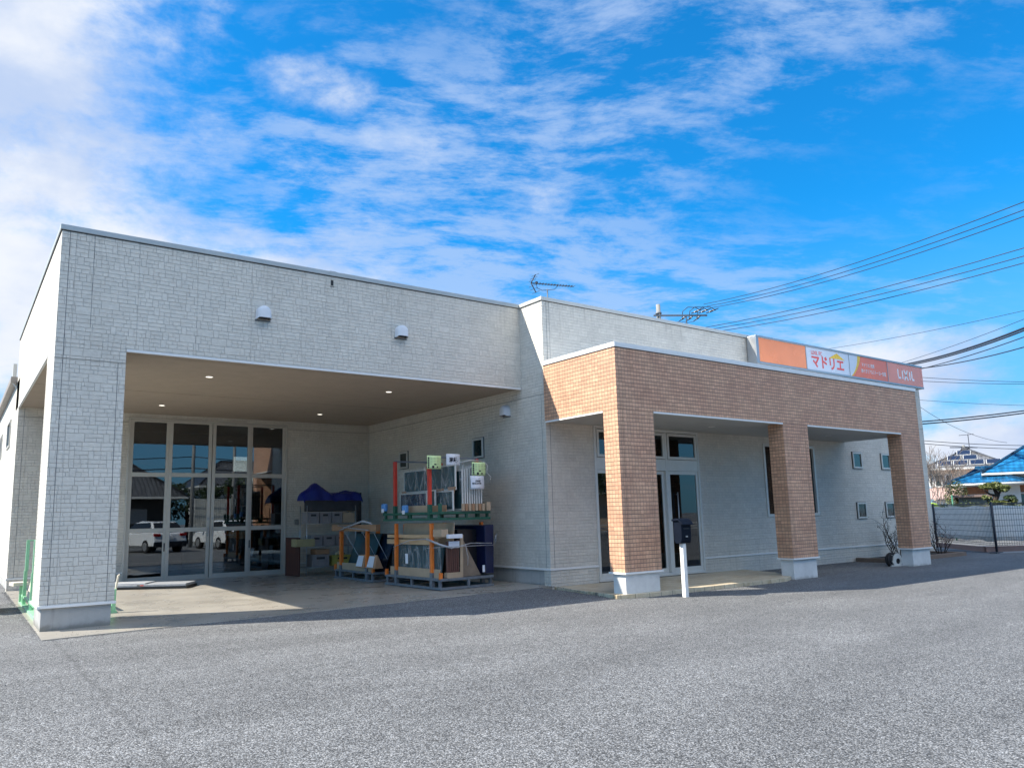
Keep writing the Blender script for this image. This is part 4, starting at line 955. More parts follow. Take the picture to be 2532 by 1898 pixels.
# ------------------------------------------------------------------ shelf in the corner
SH = thing('wire_shelf', 'chrome wire shelf with crates standing in the dark corner of the garage', 'shelf', (7.07, 6.2, FZ))
for x in (6.40, 7.76):
    for y in (5.98, 6.44):
        MB().tube([(x, y, FZ), (x, y, 1.87)], .013, 8).build('post', SILV, SH)
for z in (.30, .82, 1.40):
    s_ = MB(); 
    for y in (5.98, 6.44): s_.tube([(6.40, y, z), (7.76, y, z)], .008, 6)
    for i in range(28): s_.bar((6.42+.05*i, 5.98, z), (6.42+.05*i, 6.44, z), .006, .006)
    s_.build('shelf_board', SILV, SH)
def crate(x, y, z, w, d, h, label, mt=None, grp=None):
    t = thing('plastic_crate', label, 'crate', (x, y, z), 0, grp); mt = mt or CRT; a = .012; f = MB()
    f.box(0, w, 0, d, 0, a); f.box(0, w, 0, a, a, h-.03); f.box(0, w, d-a, d, a, h-.03); f.box(0, a, a, d-a, a, h-.03); f.box(w-a, w, a, d-a, a, h-.03)
    f.box(-.01, w+.01, -.01, a, h-.03, h); f.box(-.01, w+.01, d-a, d+.01, h-.03, h); f.box(-.01, a, a, d-a, h-.03, h); f.box(w-a, w+.01, a, d-a, h-.03, h)
    for xx in (0, w*.22, w*.76, w-.012): f.box(xx, xx+.012, -.012, 0, 0, h-.03)
    f.build('body', mt, t, local=True)
    MB().box(w*.25, w*.75, -.004, .002, h*.62, h*.80).build('hand_hole', DRK, t, local=True)
    return t
for k, (x, lab) in enumerate(((6.43, 'grey crate at the left end of the top shelf'), (6.76, 'grey crate second from the left on the top shelf'), (7.08, 'grey crate third from the left on the top shelf, beside a carton'))): crate(x, 6.0, 1.415, .30, .40, .29, lab)
solo('cardboard_box', MB().box(0, .34, 0, .38, 0, .26), CARD, 'plain carton right of the grey crates on the top shelf', 'box', TR(7.40, 6.0, 1.415), bevel=.006)
for k, (x, lab) in enumerate(((6.52, 'grey crate at the left on the middle shelf behind a carton'), (6.86, 'grey crate in the centre of the middle shelf'), (7.20, 'grey crate at the right on the middle shelf'))): crate(x, 6.0, .835, .31, .40, .27, lab)
crate(6.56, 6.0, .315, .46, .40, .30, 'wide grey crate on the bottom shelf with a brown carton on it'); crate(7.12, 6.0, .315, .55, .40, .26, 'dull yellow basket crate at the right on the bottom shelf', YEL)
solo('cardboard_box', MB().box(0, .40, 0, .30, 0, .13), CARDB, 'reddish brown flat carton tipped on the bottom shelf crate', 'box', TR(6.66, 6.02, .62, R(4)), bevel=.006)
solo('cloth_rags', MB().tube([(0, 0, 0), (.12, .02, .03), (.25, 0, 0), (.1, .05, .07), (.24, .06, .09)], .03, 8), simple('rag', (.55, .48, .30), .8), 'crumpled yellowish rags on the yellow basket crate', 'rags', TR(7.22, 6.05, .61))
solo('cardboard_box', MB().box(0, .50, 0, .34, 0, .19), simple('olive_carton', (.36, .32, .17), .8), 'olive brown carton sticking out at the left end of the middle shelf', 'box', TR(6.10, 5.93, .835), bevel=.006)
solo('wooden_board', MB().box(0, .03, 0, .75, 0, .97), BOARD, 'dark red-brown board standing on edge left of the wire shelf', 'board', TR(6.20, 5.98, FZ, R(6)))
solo('storage_case', MB().box(0, 1.38, 0, .45, 0, .32), INTD, 'black case under the blue tarpaulin on the wire shelf', 'case', TR(6.50, 6.0, 1.72), bevel=.02)
tp = MB(); vs = []; nx, ny = 44, 10
def th_(i): 
    s = i/(nx-1); return .10 + .30*math.exp(-((s-.24)/.17)**2) + .10*math.exp(-((s-.8)/.25)**2)
for j in range(ny):
    for i in range(nx):
        s = i/(nx-1); q = j/(ny-1); dr = -.14 if j == 0 else (0 if j < ny-1 else -.06)
        hh = th_(i)*(math.sin(math.pi*min(1, max(0, q)))**.4 if 0 < j < ny-1 else .15)
        vs.append((6.28+1.64*s, 5.90+.5*q+.014*math.sin(i*.55+j*1.3), 2.05+hh+dr*.6+.020*math.sin(i*.61+j*.9)*math.sin(i*.23-j*.6)+.004*math.sin(i*2.7+j*2.1)-(.05 if i in (0, nx-1) else 0)))
tp.add(vs, [(j*nx+i, j*nx+i+1, (j+1)*nx+i+1, (j+1)*nx+i) for j in range(ny-1) for i in range(nx-1)])
vb = [(p[0], p[1], 2.0) for p in vs]; tp.add(vb, [((j+1)*nx+i, (j+1)*nx+i+1, j*nx+i+1, j*nx+i) for j in range(ny-1) for i in range(nx-1)])
e = [i for i in range(nx)]; tp.add([vs[i] for i in e]+[vb[i] for i in e], [(i, nx+i, nx+i+1, i+1) for i in range(nx-1)], 0, True)
tp.add([vs[j*nx] for j in range(ny)]+[vb[j*nx] for j in range(ny)], [(j, j+1, ny+j+1, ny+j) for j in range(ny-1)])
tp.add([vs[j*nx+nx-1] for j in range(ny)]+[vb[j*nx+nx-1] for j in range(ny)], [(j, ny+j, ny+j+1, j+1) for j in range(ny-1)])
solo('blue_tarpaulin', tp, BTARP, 'bundled bright blue tarpaulin heaped on top of the wire shelf', 'tarpaulin')
solo('leaning_pole_stock', MB().box(0, .12, 0, .08, 0, 2.15), INTD, 'tall dark strip leaning in the far corner behind the shelf', 'strip', TR(8.35, 7.1, FZ))
# ------------------------------------------------------------------ platform by the warehouse door
ang = math.atan2(.52, -.85)
PT = thing('platform_cart', 'low grey platform with two flat covered boards lying before the warehouse door', 'platform', (3.24, 4.98, .082), ang)
MB().box(0, 2.3, -.75, 0, .0, .05).build('base', BLK, PT, local=True)
MB().box(.02, 2.28, -.73, -.02, .05, .11).build('board', simple('grey_board', (.36, .38, .41), .4), PT, local=True, bevel=.012)
MB().box(.9, 2.27, -.70, -.05, .11, .135).build('cover', simple('grey_cover', (.42, .44, .47), .45), PT, local=True, bevel=.01)
MB().box(.92, .99, -.002, .008, .075, .10).build('red_clip', RED, PT, local=True)
MB().box(1.0, 1.06, -.002, .008, .075, .10).build('dark_clip', BLK, PT, local=True)
# ------------------------------------------------------------------ light green rack behind the corner pillar
GR = thing('green_stand', 'light green steel stand with two tall uprights beside the corner pillar', 'stand', (.07, 1.5, .03))
g = MB(); g.box(0, .09, 0, 3.2, 0, .05); g.box(1.12, 1.21, 0, 3.2, 0, .05)
for y in (0, 1.1, 2.3, 3.1): g.box(.09, 1.12, y, y+.08, .0, .05)
g.box(.02, .07, .3, 2.9, .16, .20); g.box(1.14, 1.19, .3, 2.9, .16, .20)
for y in (.3, 1.3, 2.85): g.box(.025, .065, y, y+.05, .05, .16); g.box(1.145, 1.185, y, y+.05, .05, .16)
g.build('base_frame', LGRN, GR, local=True, bevel=.003)
for (x, y, h) in ((.01, 2.45, 1.2), (.03, 1.2, 1.22)):
    u = MB(); u.box(x, x+.055, y, y+.055, .05, h*.55); u.box(x+.012, x+.067, y, y+.055, h*.55, h); u.box(x+.012, x+.16, y, y+.055, h, h+.02); u.build('upright', LGRN, GR, local=True, bevel=.003)
for (x, y, h) in ((.0, 3.1, .34), (1.13, .02, .40)): MB().box(x, x+.06, y, y+.06, .05, h).build('short_post', LGRN, GR, local=True, bevel=.003)
MB().tube([(.9, .06, .12), (1.08, .06, .12)], .07, 12).build('roller', LGRN, GR, local=True)
solo('cream_board', MB().obox((0, 0, .17), (.01, 0, 0), (0, .30, 0), (.03, 0, .17)), simple('cream_board_mat', (.72, .66, .54), .7), 'ragged cream board leaning between the green uprights', 'board', TR(.16, 3.35, .22))
solo('cream_board', MB().obox((0, 0, 0), (.13, 0, 0), (0, .16, 0), (0, .01, .03)), bpy.data.materials['cream_board_mat'], 'small cream slab on the far short post of the green stand', 'board', TR(.06, 4.70, .41, R(10)))
solo('cream_board', MB().obox((0, 0, .14), (.015, 0, .01), (0, .02, 0), (.02, 0, .14)), bpy.data.materials['cream_board_mat'], 'thin cream stick on the near right post of the green stand', 'board', TR(1.27, 1.57, .38))
# beige cabinet beyond the left wing
BC = thing('utility_cabinet', 'beige resin cabinet edge at the far left beside the wing wall', 'cabinet', (-.68, 3.6, 0))
MB().box(-.98, -.38, 3.1, 4.0, 0, .80).build('body', BEI, BC, bevel=.01); MB().box(-1.0, -.35, 3.07, 4.03, .80, .88).build('lid', BEI, BC, bevel=.012); MB().tube([(-.42, 3.5, .88), (-.42, 3.5, 1.04)], .025, 8).build('stub_pipe', DRK, BC)

# ------------------------------------------------------------------ mailbox
MBX = thing('mailbox', 'dark navy mailbox with curved belly on a white square post by the porch step', 'mailbox', (9.755, -3.37, 0))
MB().box(-.043, .043, -.04, .04, -.02, .94).build('post', WHT, MBX, local=True, bevel=.005)
bx = MB(); prof = [(-.10, 1.34), (-.10, 1.08)] + [(-.10+.05*(1-math.cos(a*math.pi/2/5)), 1.08-.14*math.sin(a*math.pi/2/5)) for a in range(1, 6)] + [(.04, .935), (.085, .98), (.085, 1.34)]
n = len(prof); bw = [[(x, y, z) for y, z in prof] for x in (-.125, .135)]
bx.add(bw[0]+bw[1], [tuple(range(n)), tuple(range(n, 2*n))[::-1]] + [(i, n+i, n+(i+1)%n, (i+1)%n) for i in range(n)])
bx.build('body', NAVY, MBX, local=True, bevel=.012)
ld = MB(); lp = [(-.15, 1.27), (-.135, 1.295), (-.06, 1.37), (.02, 1.385), (.10, 1.37), (.10, 1.335), (-.05, 1.345), (-.14, 1.265)]
n = len(lp); ld.add([(-.15, y, z) for y, z in lp]+[(.16, y, z) for y, z in lp], [tuple(range(n)), tuple(range(n, 2*n))[::-1]] + [(i, n+i, n+(i+1)%n, (i+1)%n) for i in range(n)])
ld.build('lid', NAVY, MBX, local=True, bevel=.004)
MB().box(-.07, .08, -.1035, -.0995, 1.195, 1.21).build('slot', BLK, MBX, local=True)
MB().box(-.02, .03, -.106, -.0995, 1.05, 1.075).build('latch', SILV, MBX, local=True)

# ------------------------------------------------------------------ planter, shrubs and hose reel
k_ = MB(); X0, X1, Y0, Y1 = 20.0, 24.35, -1.85, -.80
k_.box(X0, X1, Y0, Y0+.12, -.05, .11); k_.box(X0, X0+.12, Y0+.12, Y1, -.05, .11); k_.box(X1-.12, X1, Y0+.12, Y1, -.05, .11)
PL = thing('planter_bed', 'low brown kerbed planting bed along the wall behind the far pier', 'planter', (22.2, -1.3, 0))
k_.build('kerb', KERB, PL, bevel=.01); MB().box(X0+.12, X1-.12, Y0+.12, Y1, -.05, .07).build('soil', SOIL, PL)
def shrub(name, label, base, h, seed, n0=7, leaves=None, lean=.35):
    rng = random.Random(seed); t = thing(name, label, 'shrub', base); s = MB(); tips = []
    def grow(p, d, L, r, dep):
        pts = [p]; rs = [r]; q = Vector(p); dd = Vector(d)
        for i in range(4):
            dd = (dd + Vector((rng.uniform(-.25, .25), rng.uniform(-.25, .25), rng.uniform(-.05, .2)))).normalized(); q = q + dd*L/4; pts.append(q.copy()); rs.append(r*(1-.17*(i+1)))
            if dep > 0 and rng.random() < .75: grow(q, (dd+Vector((rng.uniform(-.9, .9), rng.uniform(-.9, .9), rng.uniform(-.1, .5)))).normalized(), L*rng.uniform(.4, .65), r*.55, dep-1)
        s.tube(pts, rs, 5, cap=False); tips.append(q)
    for i in range(n0):
        a = 2*math.pi*i/n0+rng.random(); grow(Vector((.10*math.cos(a), .10*math.sin(a), 0)), Vector((lean*math.cos(a), lean*math.sin(a), 1)).normalized(), h*rng.uniform(.45, 1.0), .015, 2)
    s.build('stems', BARK, t, local=True)
    if leaves:
        l = MB()
        for tp_ in tips:
            for k in range(rng.choice((1, 2, 4))):
                c = tp_+Vector((rng.uniform(-.06, .06), rng.uniform(-.06, .06), rng.uniform(-.08, .06))); a = rng.uniform(0, 6.28); u = Vector((math.cos(a), math.sin(a), rng.uniform(-.4, .6)))*.028; v = Vector((-math.sin(a), math.cos(a), rng.uniform(-.4, .4)))*.014
                l.quad(c-u, c+v, c+u, c-v)
        l.build('leaves', leaves, t, local=True)
    return t
b1 = at(2178, 1378, 22.6); shrub('bare_shrub', 'bare pruned shrub in the planting bed left of the far pier', (21.35, -1.30, .07), 1.0, 5, 8, LEAFD)
shrub('bare_shrub', 'smaller reddish-leaved bare shrub in the bed right of the far pier', (23.85, -1.35, .07), .85, 11, 9, LEAFR, .5)
shrub('bare_shrub', 'thin twiggy shrub just behind the far pier', (22.45, -1.25, .07), .62, 21, 5, None, .5)
HR = thing('hose_reel', 'black and white hose reel lying against the foot of the far pier', 'hose reel', (18.90, -2.42, 0), R(-20))
rg = MB(); pts = [(.19*math.cos(a*math.pi/10), 0, .19+.19*math.sin(a*math.pi/10)) for a in range(21)]; rg.tube(pts, .035, 8, cap=False); rg.tube([(p[0], .09, p[2]) for p in pts], .035, 8, cap=False); rg.build('hose_coil', RUB, HR, local=True)
MB().tube([(0, -.02, .19), (0, .12, .19)], .13, 16).build('drum', BLK, HR, local=True)
sp_ = MB(); out = []
for i in range(24):
    a = 2*math.pi*i/24; rr = .20; out.append((.11+rr*math.cos(a)*(1.0 if math.sin(a) < 0 else .80), -.05, .19+rr*math.sin(a)))
inn = [(.13+.080*math.cos(2*math.pi*i/24), -.05, .15+.085*math.sin(2*math.pi*i/24)) for i in range(24)]
sp_.add(out+inn+[(x, y+.03, z) for x, y, z in out+inn], [(i, (i+1)%24, 24+(i+1)%24, 24+i) for i in range(24)] + [(48+i, 72+i, 72+(i+1)%24, 48+(i+1)%24) for i in range(24)] + [(i, 48+i, 48+(i+1)%24, (i+1)%24) for i in range(24)] + [(24+i, 24+(i+1)%24, 72+(i+1)%24, 72+i) for i in range(24)])
sp_.box(-.14, .26, -.06, .0, 0, .035); sp_.build('side_frame', WFR, HR, local=True); HR.scale = (.84, .84, .84)

# ================================================================== beyond the building
def gp(u, D, v=1300):
    p = at(u, v, D); p.z = 0; return p
HR_ = Vector((CR.x, CR.y, 0)).normalized(); HF_ = Vector((-HR_.y, HR_.x, 0)); VRZ = math.atan2(HR_.y, HR_.x)
def zat(u, v, D): return at(u, v, D).z
# utility pole and crossarm behind the roof
def pole_at(p, h, label, grp=None, r=.17):
    t = thing('utility_pole', label, 'utility pole', p, VRZ, grp); MB().tube([(0, 0, 0), (0, 0, h)], [r*1.25, r*.75], 12).build('shaft', POLE, t, local=True); return t
Dp = 46; pb = gp(1627, Dp, 753); ht = zat(1625, 753, Dp)
UP = pole_at(tuple(pb), ht, 'concrete utility pole top with a single long crossarm rising behind the parapet')
MB().bar((-.35, -.15, ht-.72), (2.9, -.15, ht-.78), .09, .09).build('crossarm', GREY, UP, local=True)
MB().bar((1.62, -.15, ht-.75), (1.68, -.15, ht-3.2), .06, .06).build('brace', GREY, UP, local=True)
for z in (ht-.55, ht-1.05): MB().tube([(0, 0, z-.05), (0, 0, z+.05)], .19, 12).build('band', GREY, UP, local=True)
ins = []; DKIN = simple('dark_insulator', (.05, .055, .07), .4)
for k, x in enumerate((1.72, 2.15, 2.62)):
    for sgn in (1, -1):
        i_ = MB(); zz = ht-.55 if sgn > 0 else ht-1.05; a = Vector((x+(.15 if sgn > 0 else 0), -.15-.25*sgn, ht-.70)); d = Vector((.62, -.45, .16)) if sgn > 0 else Vector((-.42, .3, -.30))
        i_.tube([a, a+d*.25, a+d*.3, a+d*.55, a+d*.6, a+d], [.03, .04, .062, .062, .04, .025], 8); i_.m = [1 if (8 <= q < 16 or 24 <= q < 32) else 0 for q in range(len(i_.m))]; i_.build('insulator', [DKIN, INSU], UP, local=True)
        ins.append(WM[UP.name] @ (a+d))
    l = MB(); pts = [(x-.35, -.1, ht-1.0), (x-.3, -.2, ht-.5), (x+.0, -.3, ht-.28), (x+.4, -.45, ht-.35), (x+.7, -.55, ht-.58)]; l.tube(pts, .022, 6); l.build('jumper', WIRE, UP, local=True)
# wires (end beyond the right edge of the photo at the next pole)
def span(name, u0, v0, D0, u1, v1, D1, r, label, grp=None, sag=.25, ext=2.0, cat='cable', back=.6):
    a, b = at(u0, v0, D0), at(u1, v1, D1); n = 26; pts = []
    for i in range(n+1):
        s = -back+(ext+back)*i/n; p = a.lerp(b, s) if 0 <= s <= 1 else a+(b-a)*s; p.z -= sag*4*s*(1-s); pts.append(p)
    return solo(name, MB().tube([p-pts[0] for p in pts], r, 6), WIRE, label, cat, Matrix.Translation(pts[0]), grp)
order = ('uppermost', 'middle', 'lowest')
for k, (u0, v0, v1) in enumerate(((1740, 752, 499), (1748, 757, 519), (1757, 761, 535))):
    span('power_line', u0, v0, Dp-.6, 2532, v1, 26, .016, order[k] + ' of the three wires running right from the crossarm insulators', 'wires from the crossarm', .35, back=0)
for k, (u0, v0, v1) in enumerate(((1640, 826, 613), (1660, 828, 633), (1690, 830, 650))):
    span('power_line', u0, v0, Dp+4, 2532, v1, 30, .018, order[k] + ' of the three wires that pass below the crossarm group', 'wires below the crossarm group', .35)
for k, (u0, v0, v1) in enumerate(((1650, 775, 0), (1668, 785, 0), (1692, 795, 0))):
    a = ins[2*k+1]; b = at((1590, 1612, 1640)[k], (800, 806, 812)[k], Dp+5); wire('lead_wire', (a, b), .014, order[k] + ' short wire slanting down behind the roof from the crossarm', 'cable', 'short wires behind the roof')
span('telephone_line', 2050, 862, 50, 2532, 768, 34, .012, 'thin single wire above the signboard clouds', sag=.1)
span('telephone_line', 2200, 905, 50, 2532, 789, 32, .012, 'thin single wire just above the thick black cables', sag=.1)
for k, (v0, v1) in enumerate(((900, 811), (904, 817))):
    span('thick_cable', 2240, v0, 42, 2532, v1, 30, .045 if k == 0 else .035, ('upper' if k == 0 else 'lower') + ' thick black cable leaving the right end of the signboard', 'thick cables at the sign end', .15)
span('communication_cable', 2240, 914, 42, 2532, 858, 34, .026, 'slightly sagging cable between the thick ones and the straight one', sag=.15)
span('communication_cable', 2250, 918, 42, 2532, 833, 33, .022, 'thin black cable crossing the sagging one beside the sign', sag=.1)
span('far_line', 2230, 929, 75, 2532, 944, 75, .025, 'higher of two faint level wires beside the sign', 'faint level wires', .1); span('far_line', 2230, 939, 75, 2532, 949, 75, .025, 'lower of two faint level wires beside the sign', 'faint level wires', .1)
span('far_line', 2230, 985, 80, 2532, 1002, 80, .02, 'single faint wire midway between sign and thick cable pair', sag=.1)
for k, dv in enumerate((0, 6)): span('thick_cable', 2250, 1044+dv, 40, 2532, 1015+dv, 40, .035, ('upper' if k == 0 else 'lower') + ' of two black cables crossing beside the tiled porch corner', 'cable pair beside the porch', .05)
for k, (v0, v1) in enumerate(((1087, 1101), (1094, 1110))): span('far_line', 2260, v0, 70, 2532, v1, 70, .03, ('upper' if k == 0 else 'lower') + ' of two faint wires over the solar roof', 'faint wires over the solar roof', .1)
span('far_line', 2330, 1040, 60, 2490, 1094, 60, .015, 'hair-thin wire slanting down to the blue roof', sag=.3, ext=1.0, back=.9)

# roofs with real tile courses
def hip_roof(parent, x0, x1, y0, y1, z0, z1, inset, mt, th=.14, name='roof', ridge_in=None):
    ym = (y0+y1)/2; vs = [(x0,y0,z0),(x1,y0,z0),(x1,y1,z0),(x0,y1,z0),(x0+inset,ym,z1),(x1-inset,ym,z1)]
    fs = [(0,1,5,4),(1,2,5),(2,3,4,5),(3,0,4)]
    bt = [(x,y,z-th) for x,y,z in vs[:4]]; o = len(vs); vs2 = vs+bt
    fs2 = fs+[(0,o,o+1,1),(1,o+1,o+2,2),(2,o+2,o+3,3),(3,o+3,o,0),(o,o+3,o+2,o+1)]
    mb = MB(); mb.add(vs2, fs2); mb.m = [0]*4+[1]*5
    ob = mb.build(name, [mt, WFR], parent, local=True); uv = ob.data.uv_layers.new(name='UVMap')
    for pl in ob.data.polygons:
        n = pl.normal; h = Vector((-n.y, n.x, 0)); h = h.normalized() if h.length > 1e-4 else Vector((1,0,0)); s = n.cross(h)
        for li in pl.loop_indices:
            co_ = ob.data.vertices[ob.data.loops[li].vertex_index].co; uv.data[li].uv = (co_.dot(h), co_.dot(s))
    rt = MB(); zz = z1+.02
    rt.tube([(x0+inset, ym, zz), (x1-inset, ym, zz)], .09, 8)
    for a, b_ in ((0,4),(3,4),(1,5),(2,5)): rt.tube([Vector(vs[a])+Vector((0,0,.03)), Vector(vs[b_])+Vector((0,0,.02))], .07, 8)
    rt.build('ridge_cap', mt, ob, local=True).data.uv_layers.new(name='UVMap')
    return ob
# blue-roofed bungalow
Db = 40
VR2 = VRZ - .588; HX2 = Vector((math.cos(VR2), math.sin(VR2), 0)); HY2 = Vector((-math.sin(VR2), math.cos(VR2), 0))
def hp(u, v, D):
    r_ = at(u, v, 1.0)-CAM; return CAM + r_*(D*1.202/r_.dot(HY2))
def lx(u, D, org): return (hp(u, 1250, D)-org).dot(HX2)
def zh(u, v, D): return hp(u, v, D).z
def gh(u, D): p = hp(u, 1300, D); p.z = 0; return p
o_b = gh(2470, Db); BH = thing('blue_roof_house', 'white bungalow with bright blue tiled hip roofs and brown boards under the eaves', 'house', tuple(o_b), VR2)
ze = zh(2470, 1168, Db); x0b = lx(2436, Db, o_b)
MB().box(x0b+.75, 12, .7, 8, 0, ze-.05).build('wall', PLAS, BH, local=True)
hip_roof(BH, x0b, 13, -.1, 9.0, ze, ze+2.85, 4.2, BLUER)
zb_, zt2 = zh(2480, 1222, Db), zh(2480, 1199, Db)
MB().box(x0b+.9, 3.0, .655, .695, zb_, zt2).build('board_panel', WPLK, BH, local=True)
MB().box(x0b+.76, 12, .62, .65+.045, zt2+.02, zt2+.09).build('ledge', PLAS, BH, local=True)
wx = lx(2516, Db, o_b); f = MB(); f.box(wx-.06, wx+1.9, .63, .694, .9, 1.0); f.box(wx-.06, wx, .63, .694, 1.0, 3.0); f.box(wx+.9, wx+.97, .63, .694, 1.0, 3.0); f.box(wx, wx+1.9, .63, .694, 2.95, 3.05); f.box(wx, wx+1.9, .63, .694, 2.05, 2.12)
wn = f.build('window', WFR, BH, local=True); MB().box(wx, wx+1.9, .67, .69, 1.0, 2.95).build('pane', simple_pane, wn, local=True)
# lower wing of the same house
xl, xr_ = lx(2338, Db-1, o_b), lx(2462, Db-1, o_b); zl = zh(2400, 1194, Db-1)
MB().box(xl+1.0, x0b+1.6, .2, 5, 0, zl).build('wing_wall', PLAS, BH, local=True)
hip_roof(BH, xl, xr_+1.5, -.9, 3.0, zl, zl+.85, 2.2, BLUER, name='wing_roof')
MB().box(lx(2386, Db, o_b), lx(2448, Db, o_b), .155, .195, zh(2400, 1221, Db-1), zl-.18).build('board_panel', WPLK, BH, local=True)
g = MB(); g.tube([(xl-.02, -.98, zl-.08), (xr_+1.4, -.98, zl-.08)], .05, 6); g.build('gutter', CAP, BH, local=True); g = MB(); g.tube([(lx(2360, Db, o_b), -.95, zl-.12), (lx(2384, Db, o_b), -.2, zl-.6), (lx(2384, Db, o_b), .1, 0)], .035, 6); g.build('downpipe', WIRE, BH, local=True)
g = MB(); g.tube([(x0b, -.16, ze-.08), (13, -.16, ze-.08)], .06, 6); g.build('gutter', CAP, BH, local=True)
# corrugated shed
o_s = gh(2418, 36); S_ = thing('corrugated_shed', 'small pale corrugated metal shed in front of the blue-roofed house', 'shed', tuple(o_s), VR2)
w2 = lx(2456, 36, o_s); MB().box(-w2+.05, w2, 0, 1.6, 0, zh(2418, 1228, 36)).build('wall', CORR, S_, local=True); MB().box(-w2-.2, w2+.3, -.25, 1.8, zh(2418, 1228, 36), zh(2418, 1223, 36)).build('roof', simple('shed_roof', (.20, .14, .12), .6), S_, local=True)
# solar house
Ds = 60; o_h = gh(2380, Ds); SHO = thing('solar_panel_house', 'beige two-storey house with rows of solar panels on its grey roof', 'house', tuple(o_h), VR2)
zE = zh(2380, 1155, Ds); xa, xb_ = lx(2288, Ds, o_h), lx(2520, Ds, o_h)
MB().box(xa+.6, xb_-.5, .7, 8, 0, zE).build('wall', BEIG, SHO, local=True)
rr = hip_roof(SHO, xa, xb_, 0, 8.6, zE, zE+1.75, 3.4, GREYR)
sl_ = Vector((0, 4.3, 1.75)).normalized()
for j in range(3):
    for i in range(6):
        a = Vector((xa+1.15+.85*j*.8+1.12*i, 0, zE)) + sl_*(.35+1.25*j)
        if a.x+1.0 > xb_-.5-.8*j: continue
        nrm = Vector((0, -1.75, 4.3)).normalized(); q = MB(); q.obox(a+Vector((.5, 0, 0))+sl_*.57+nrm*.06, (.50, 0, 0), sl_*.55, nrm*.025); pn = q.build('solar_panel', WFR, SHO, local=True)
        q = MB(); q.obox(a+Vector((.5, 0, 0))+sl_*.57+nrm*.088, (.46, 0, 0), sl_*.51, nrm*.006); q.build('cell', SOL, pn, local=True)
for (u0, u1, v0, v1) in ((2304, 2312, 1170, 1202), (2318, 2334, 1172, 1203), (2345, 2360, 1172, 1190)):
    f = MB(); X0_, X1_ = lx(u0, Ds, o_h), lx(u1, Ds, o_h); Z1_, Z0_ = zh(u0, v0, Ds), zh(u0, v1, Ds)
    f.box(X0_-.05, X0_+.04, .62, .7, Z0_, Z1_); f.box(X1_-.04, X1_+.05, .62, .7, Z0_, Z1_); f.box(X0_, X1_, .62, .7, Z1_-.06, Z1_+.03); f.box(X0_, X1_, .62, .7, Z0_-.03, Z0_+.06); wn = f.build('window', WFR, SHO, local=True); MB().box(X0_, X1_, .66, .69, Z0_, Z1_).build('pane', simple_pane, wn, local=True)
q = MB(); q.prism([(xa+.2, -2.2, zh(2340, 1231, Ds)), (xa+.2, .7, zh(2340, 1205, Ds)), (xa+.2, .7, zh(2340, 1208, Ds)), (xa+.2, -2.2, zh(2340, 1234, Ds))], (0,0,0), (7.5,0,0)); q.build('lower_roof', simple('pinkish_roof', (.45, .31, .27), .7), SHO, local=True)
MB().box(xa+.6, xa+7, -1.6, .69, 0, zh(2340, 1236, Ds)).build('lower_wall', PLAS, SHO, local=True)
# far pole and antenna behind the solar house
pf = gp(2382, 72, 1100); FP = pole_at(tuple(pf), zat(2382, 1100, 72), 'small distant utility pole top with crossed arms above the solar roof', r=.16); hz_ = zat(2382, 1100, 72)
for dz, w_ in ((-.2, 1.3), (-.7, .9)): MB().bar((-w_, 0, hz_+dz), (w_, 0, hz_+dz*1.3), .08, .08).build('crossarm', WIRE, FP, local=True)
q = MB(); q.tube([(.1, .2, hz_-.3), (.5, .2, hz_-.3)], .16, 8); q.build('transformer', WIRE, FP, local=True)
pa = gp(2393, 66, 1073); TA = thing('roof_aerial', 'faint tall aerial mast beyond the solar roof', 'antenna', (pa.x, pa.y, 0), VRZ); ha = zat(2393, 1073, 66); MB().tube([(0, 0, 0), (0, 0, ha)], .03, 6).build('mast', WIRE, TA, local=True); MB().bar((-.8, 0, ha-.1), (.5, 0, ha+.0), .04, .04).build('boom', WIRE, TA, local=True)
# green mesh pole in front of the hedge
pg = gp(2362, 33); solo('green_pole', MB().tube([(0, 0, 0), (0, 0, zat(2362, 1223, 33))], .035, 8), simple('green_pole_paint', (.03, .16, .10), .5), 'thin green pole standing behind the mesh fence', 'pole', Matrix.Translation(pg))
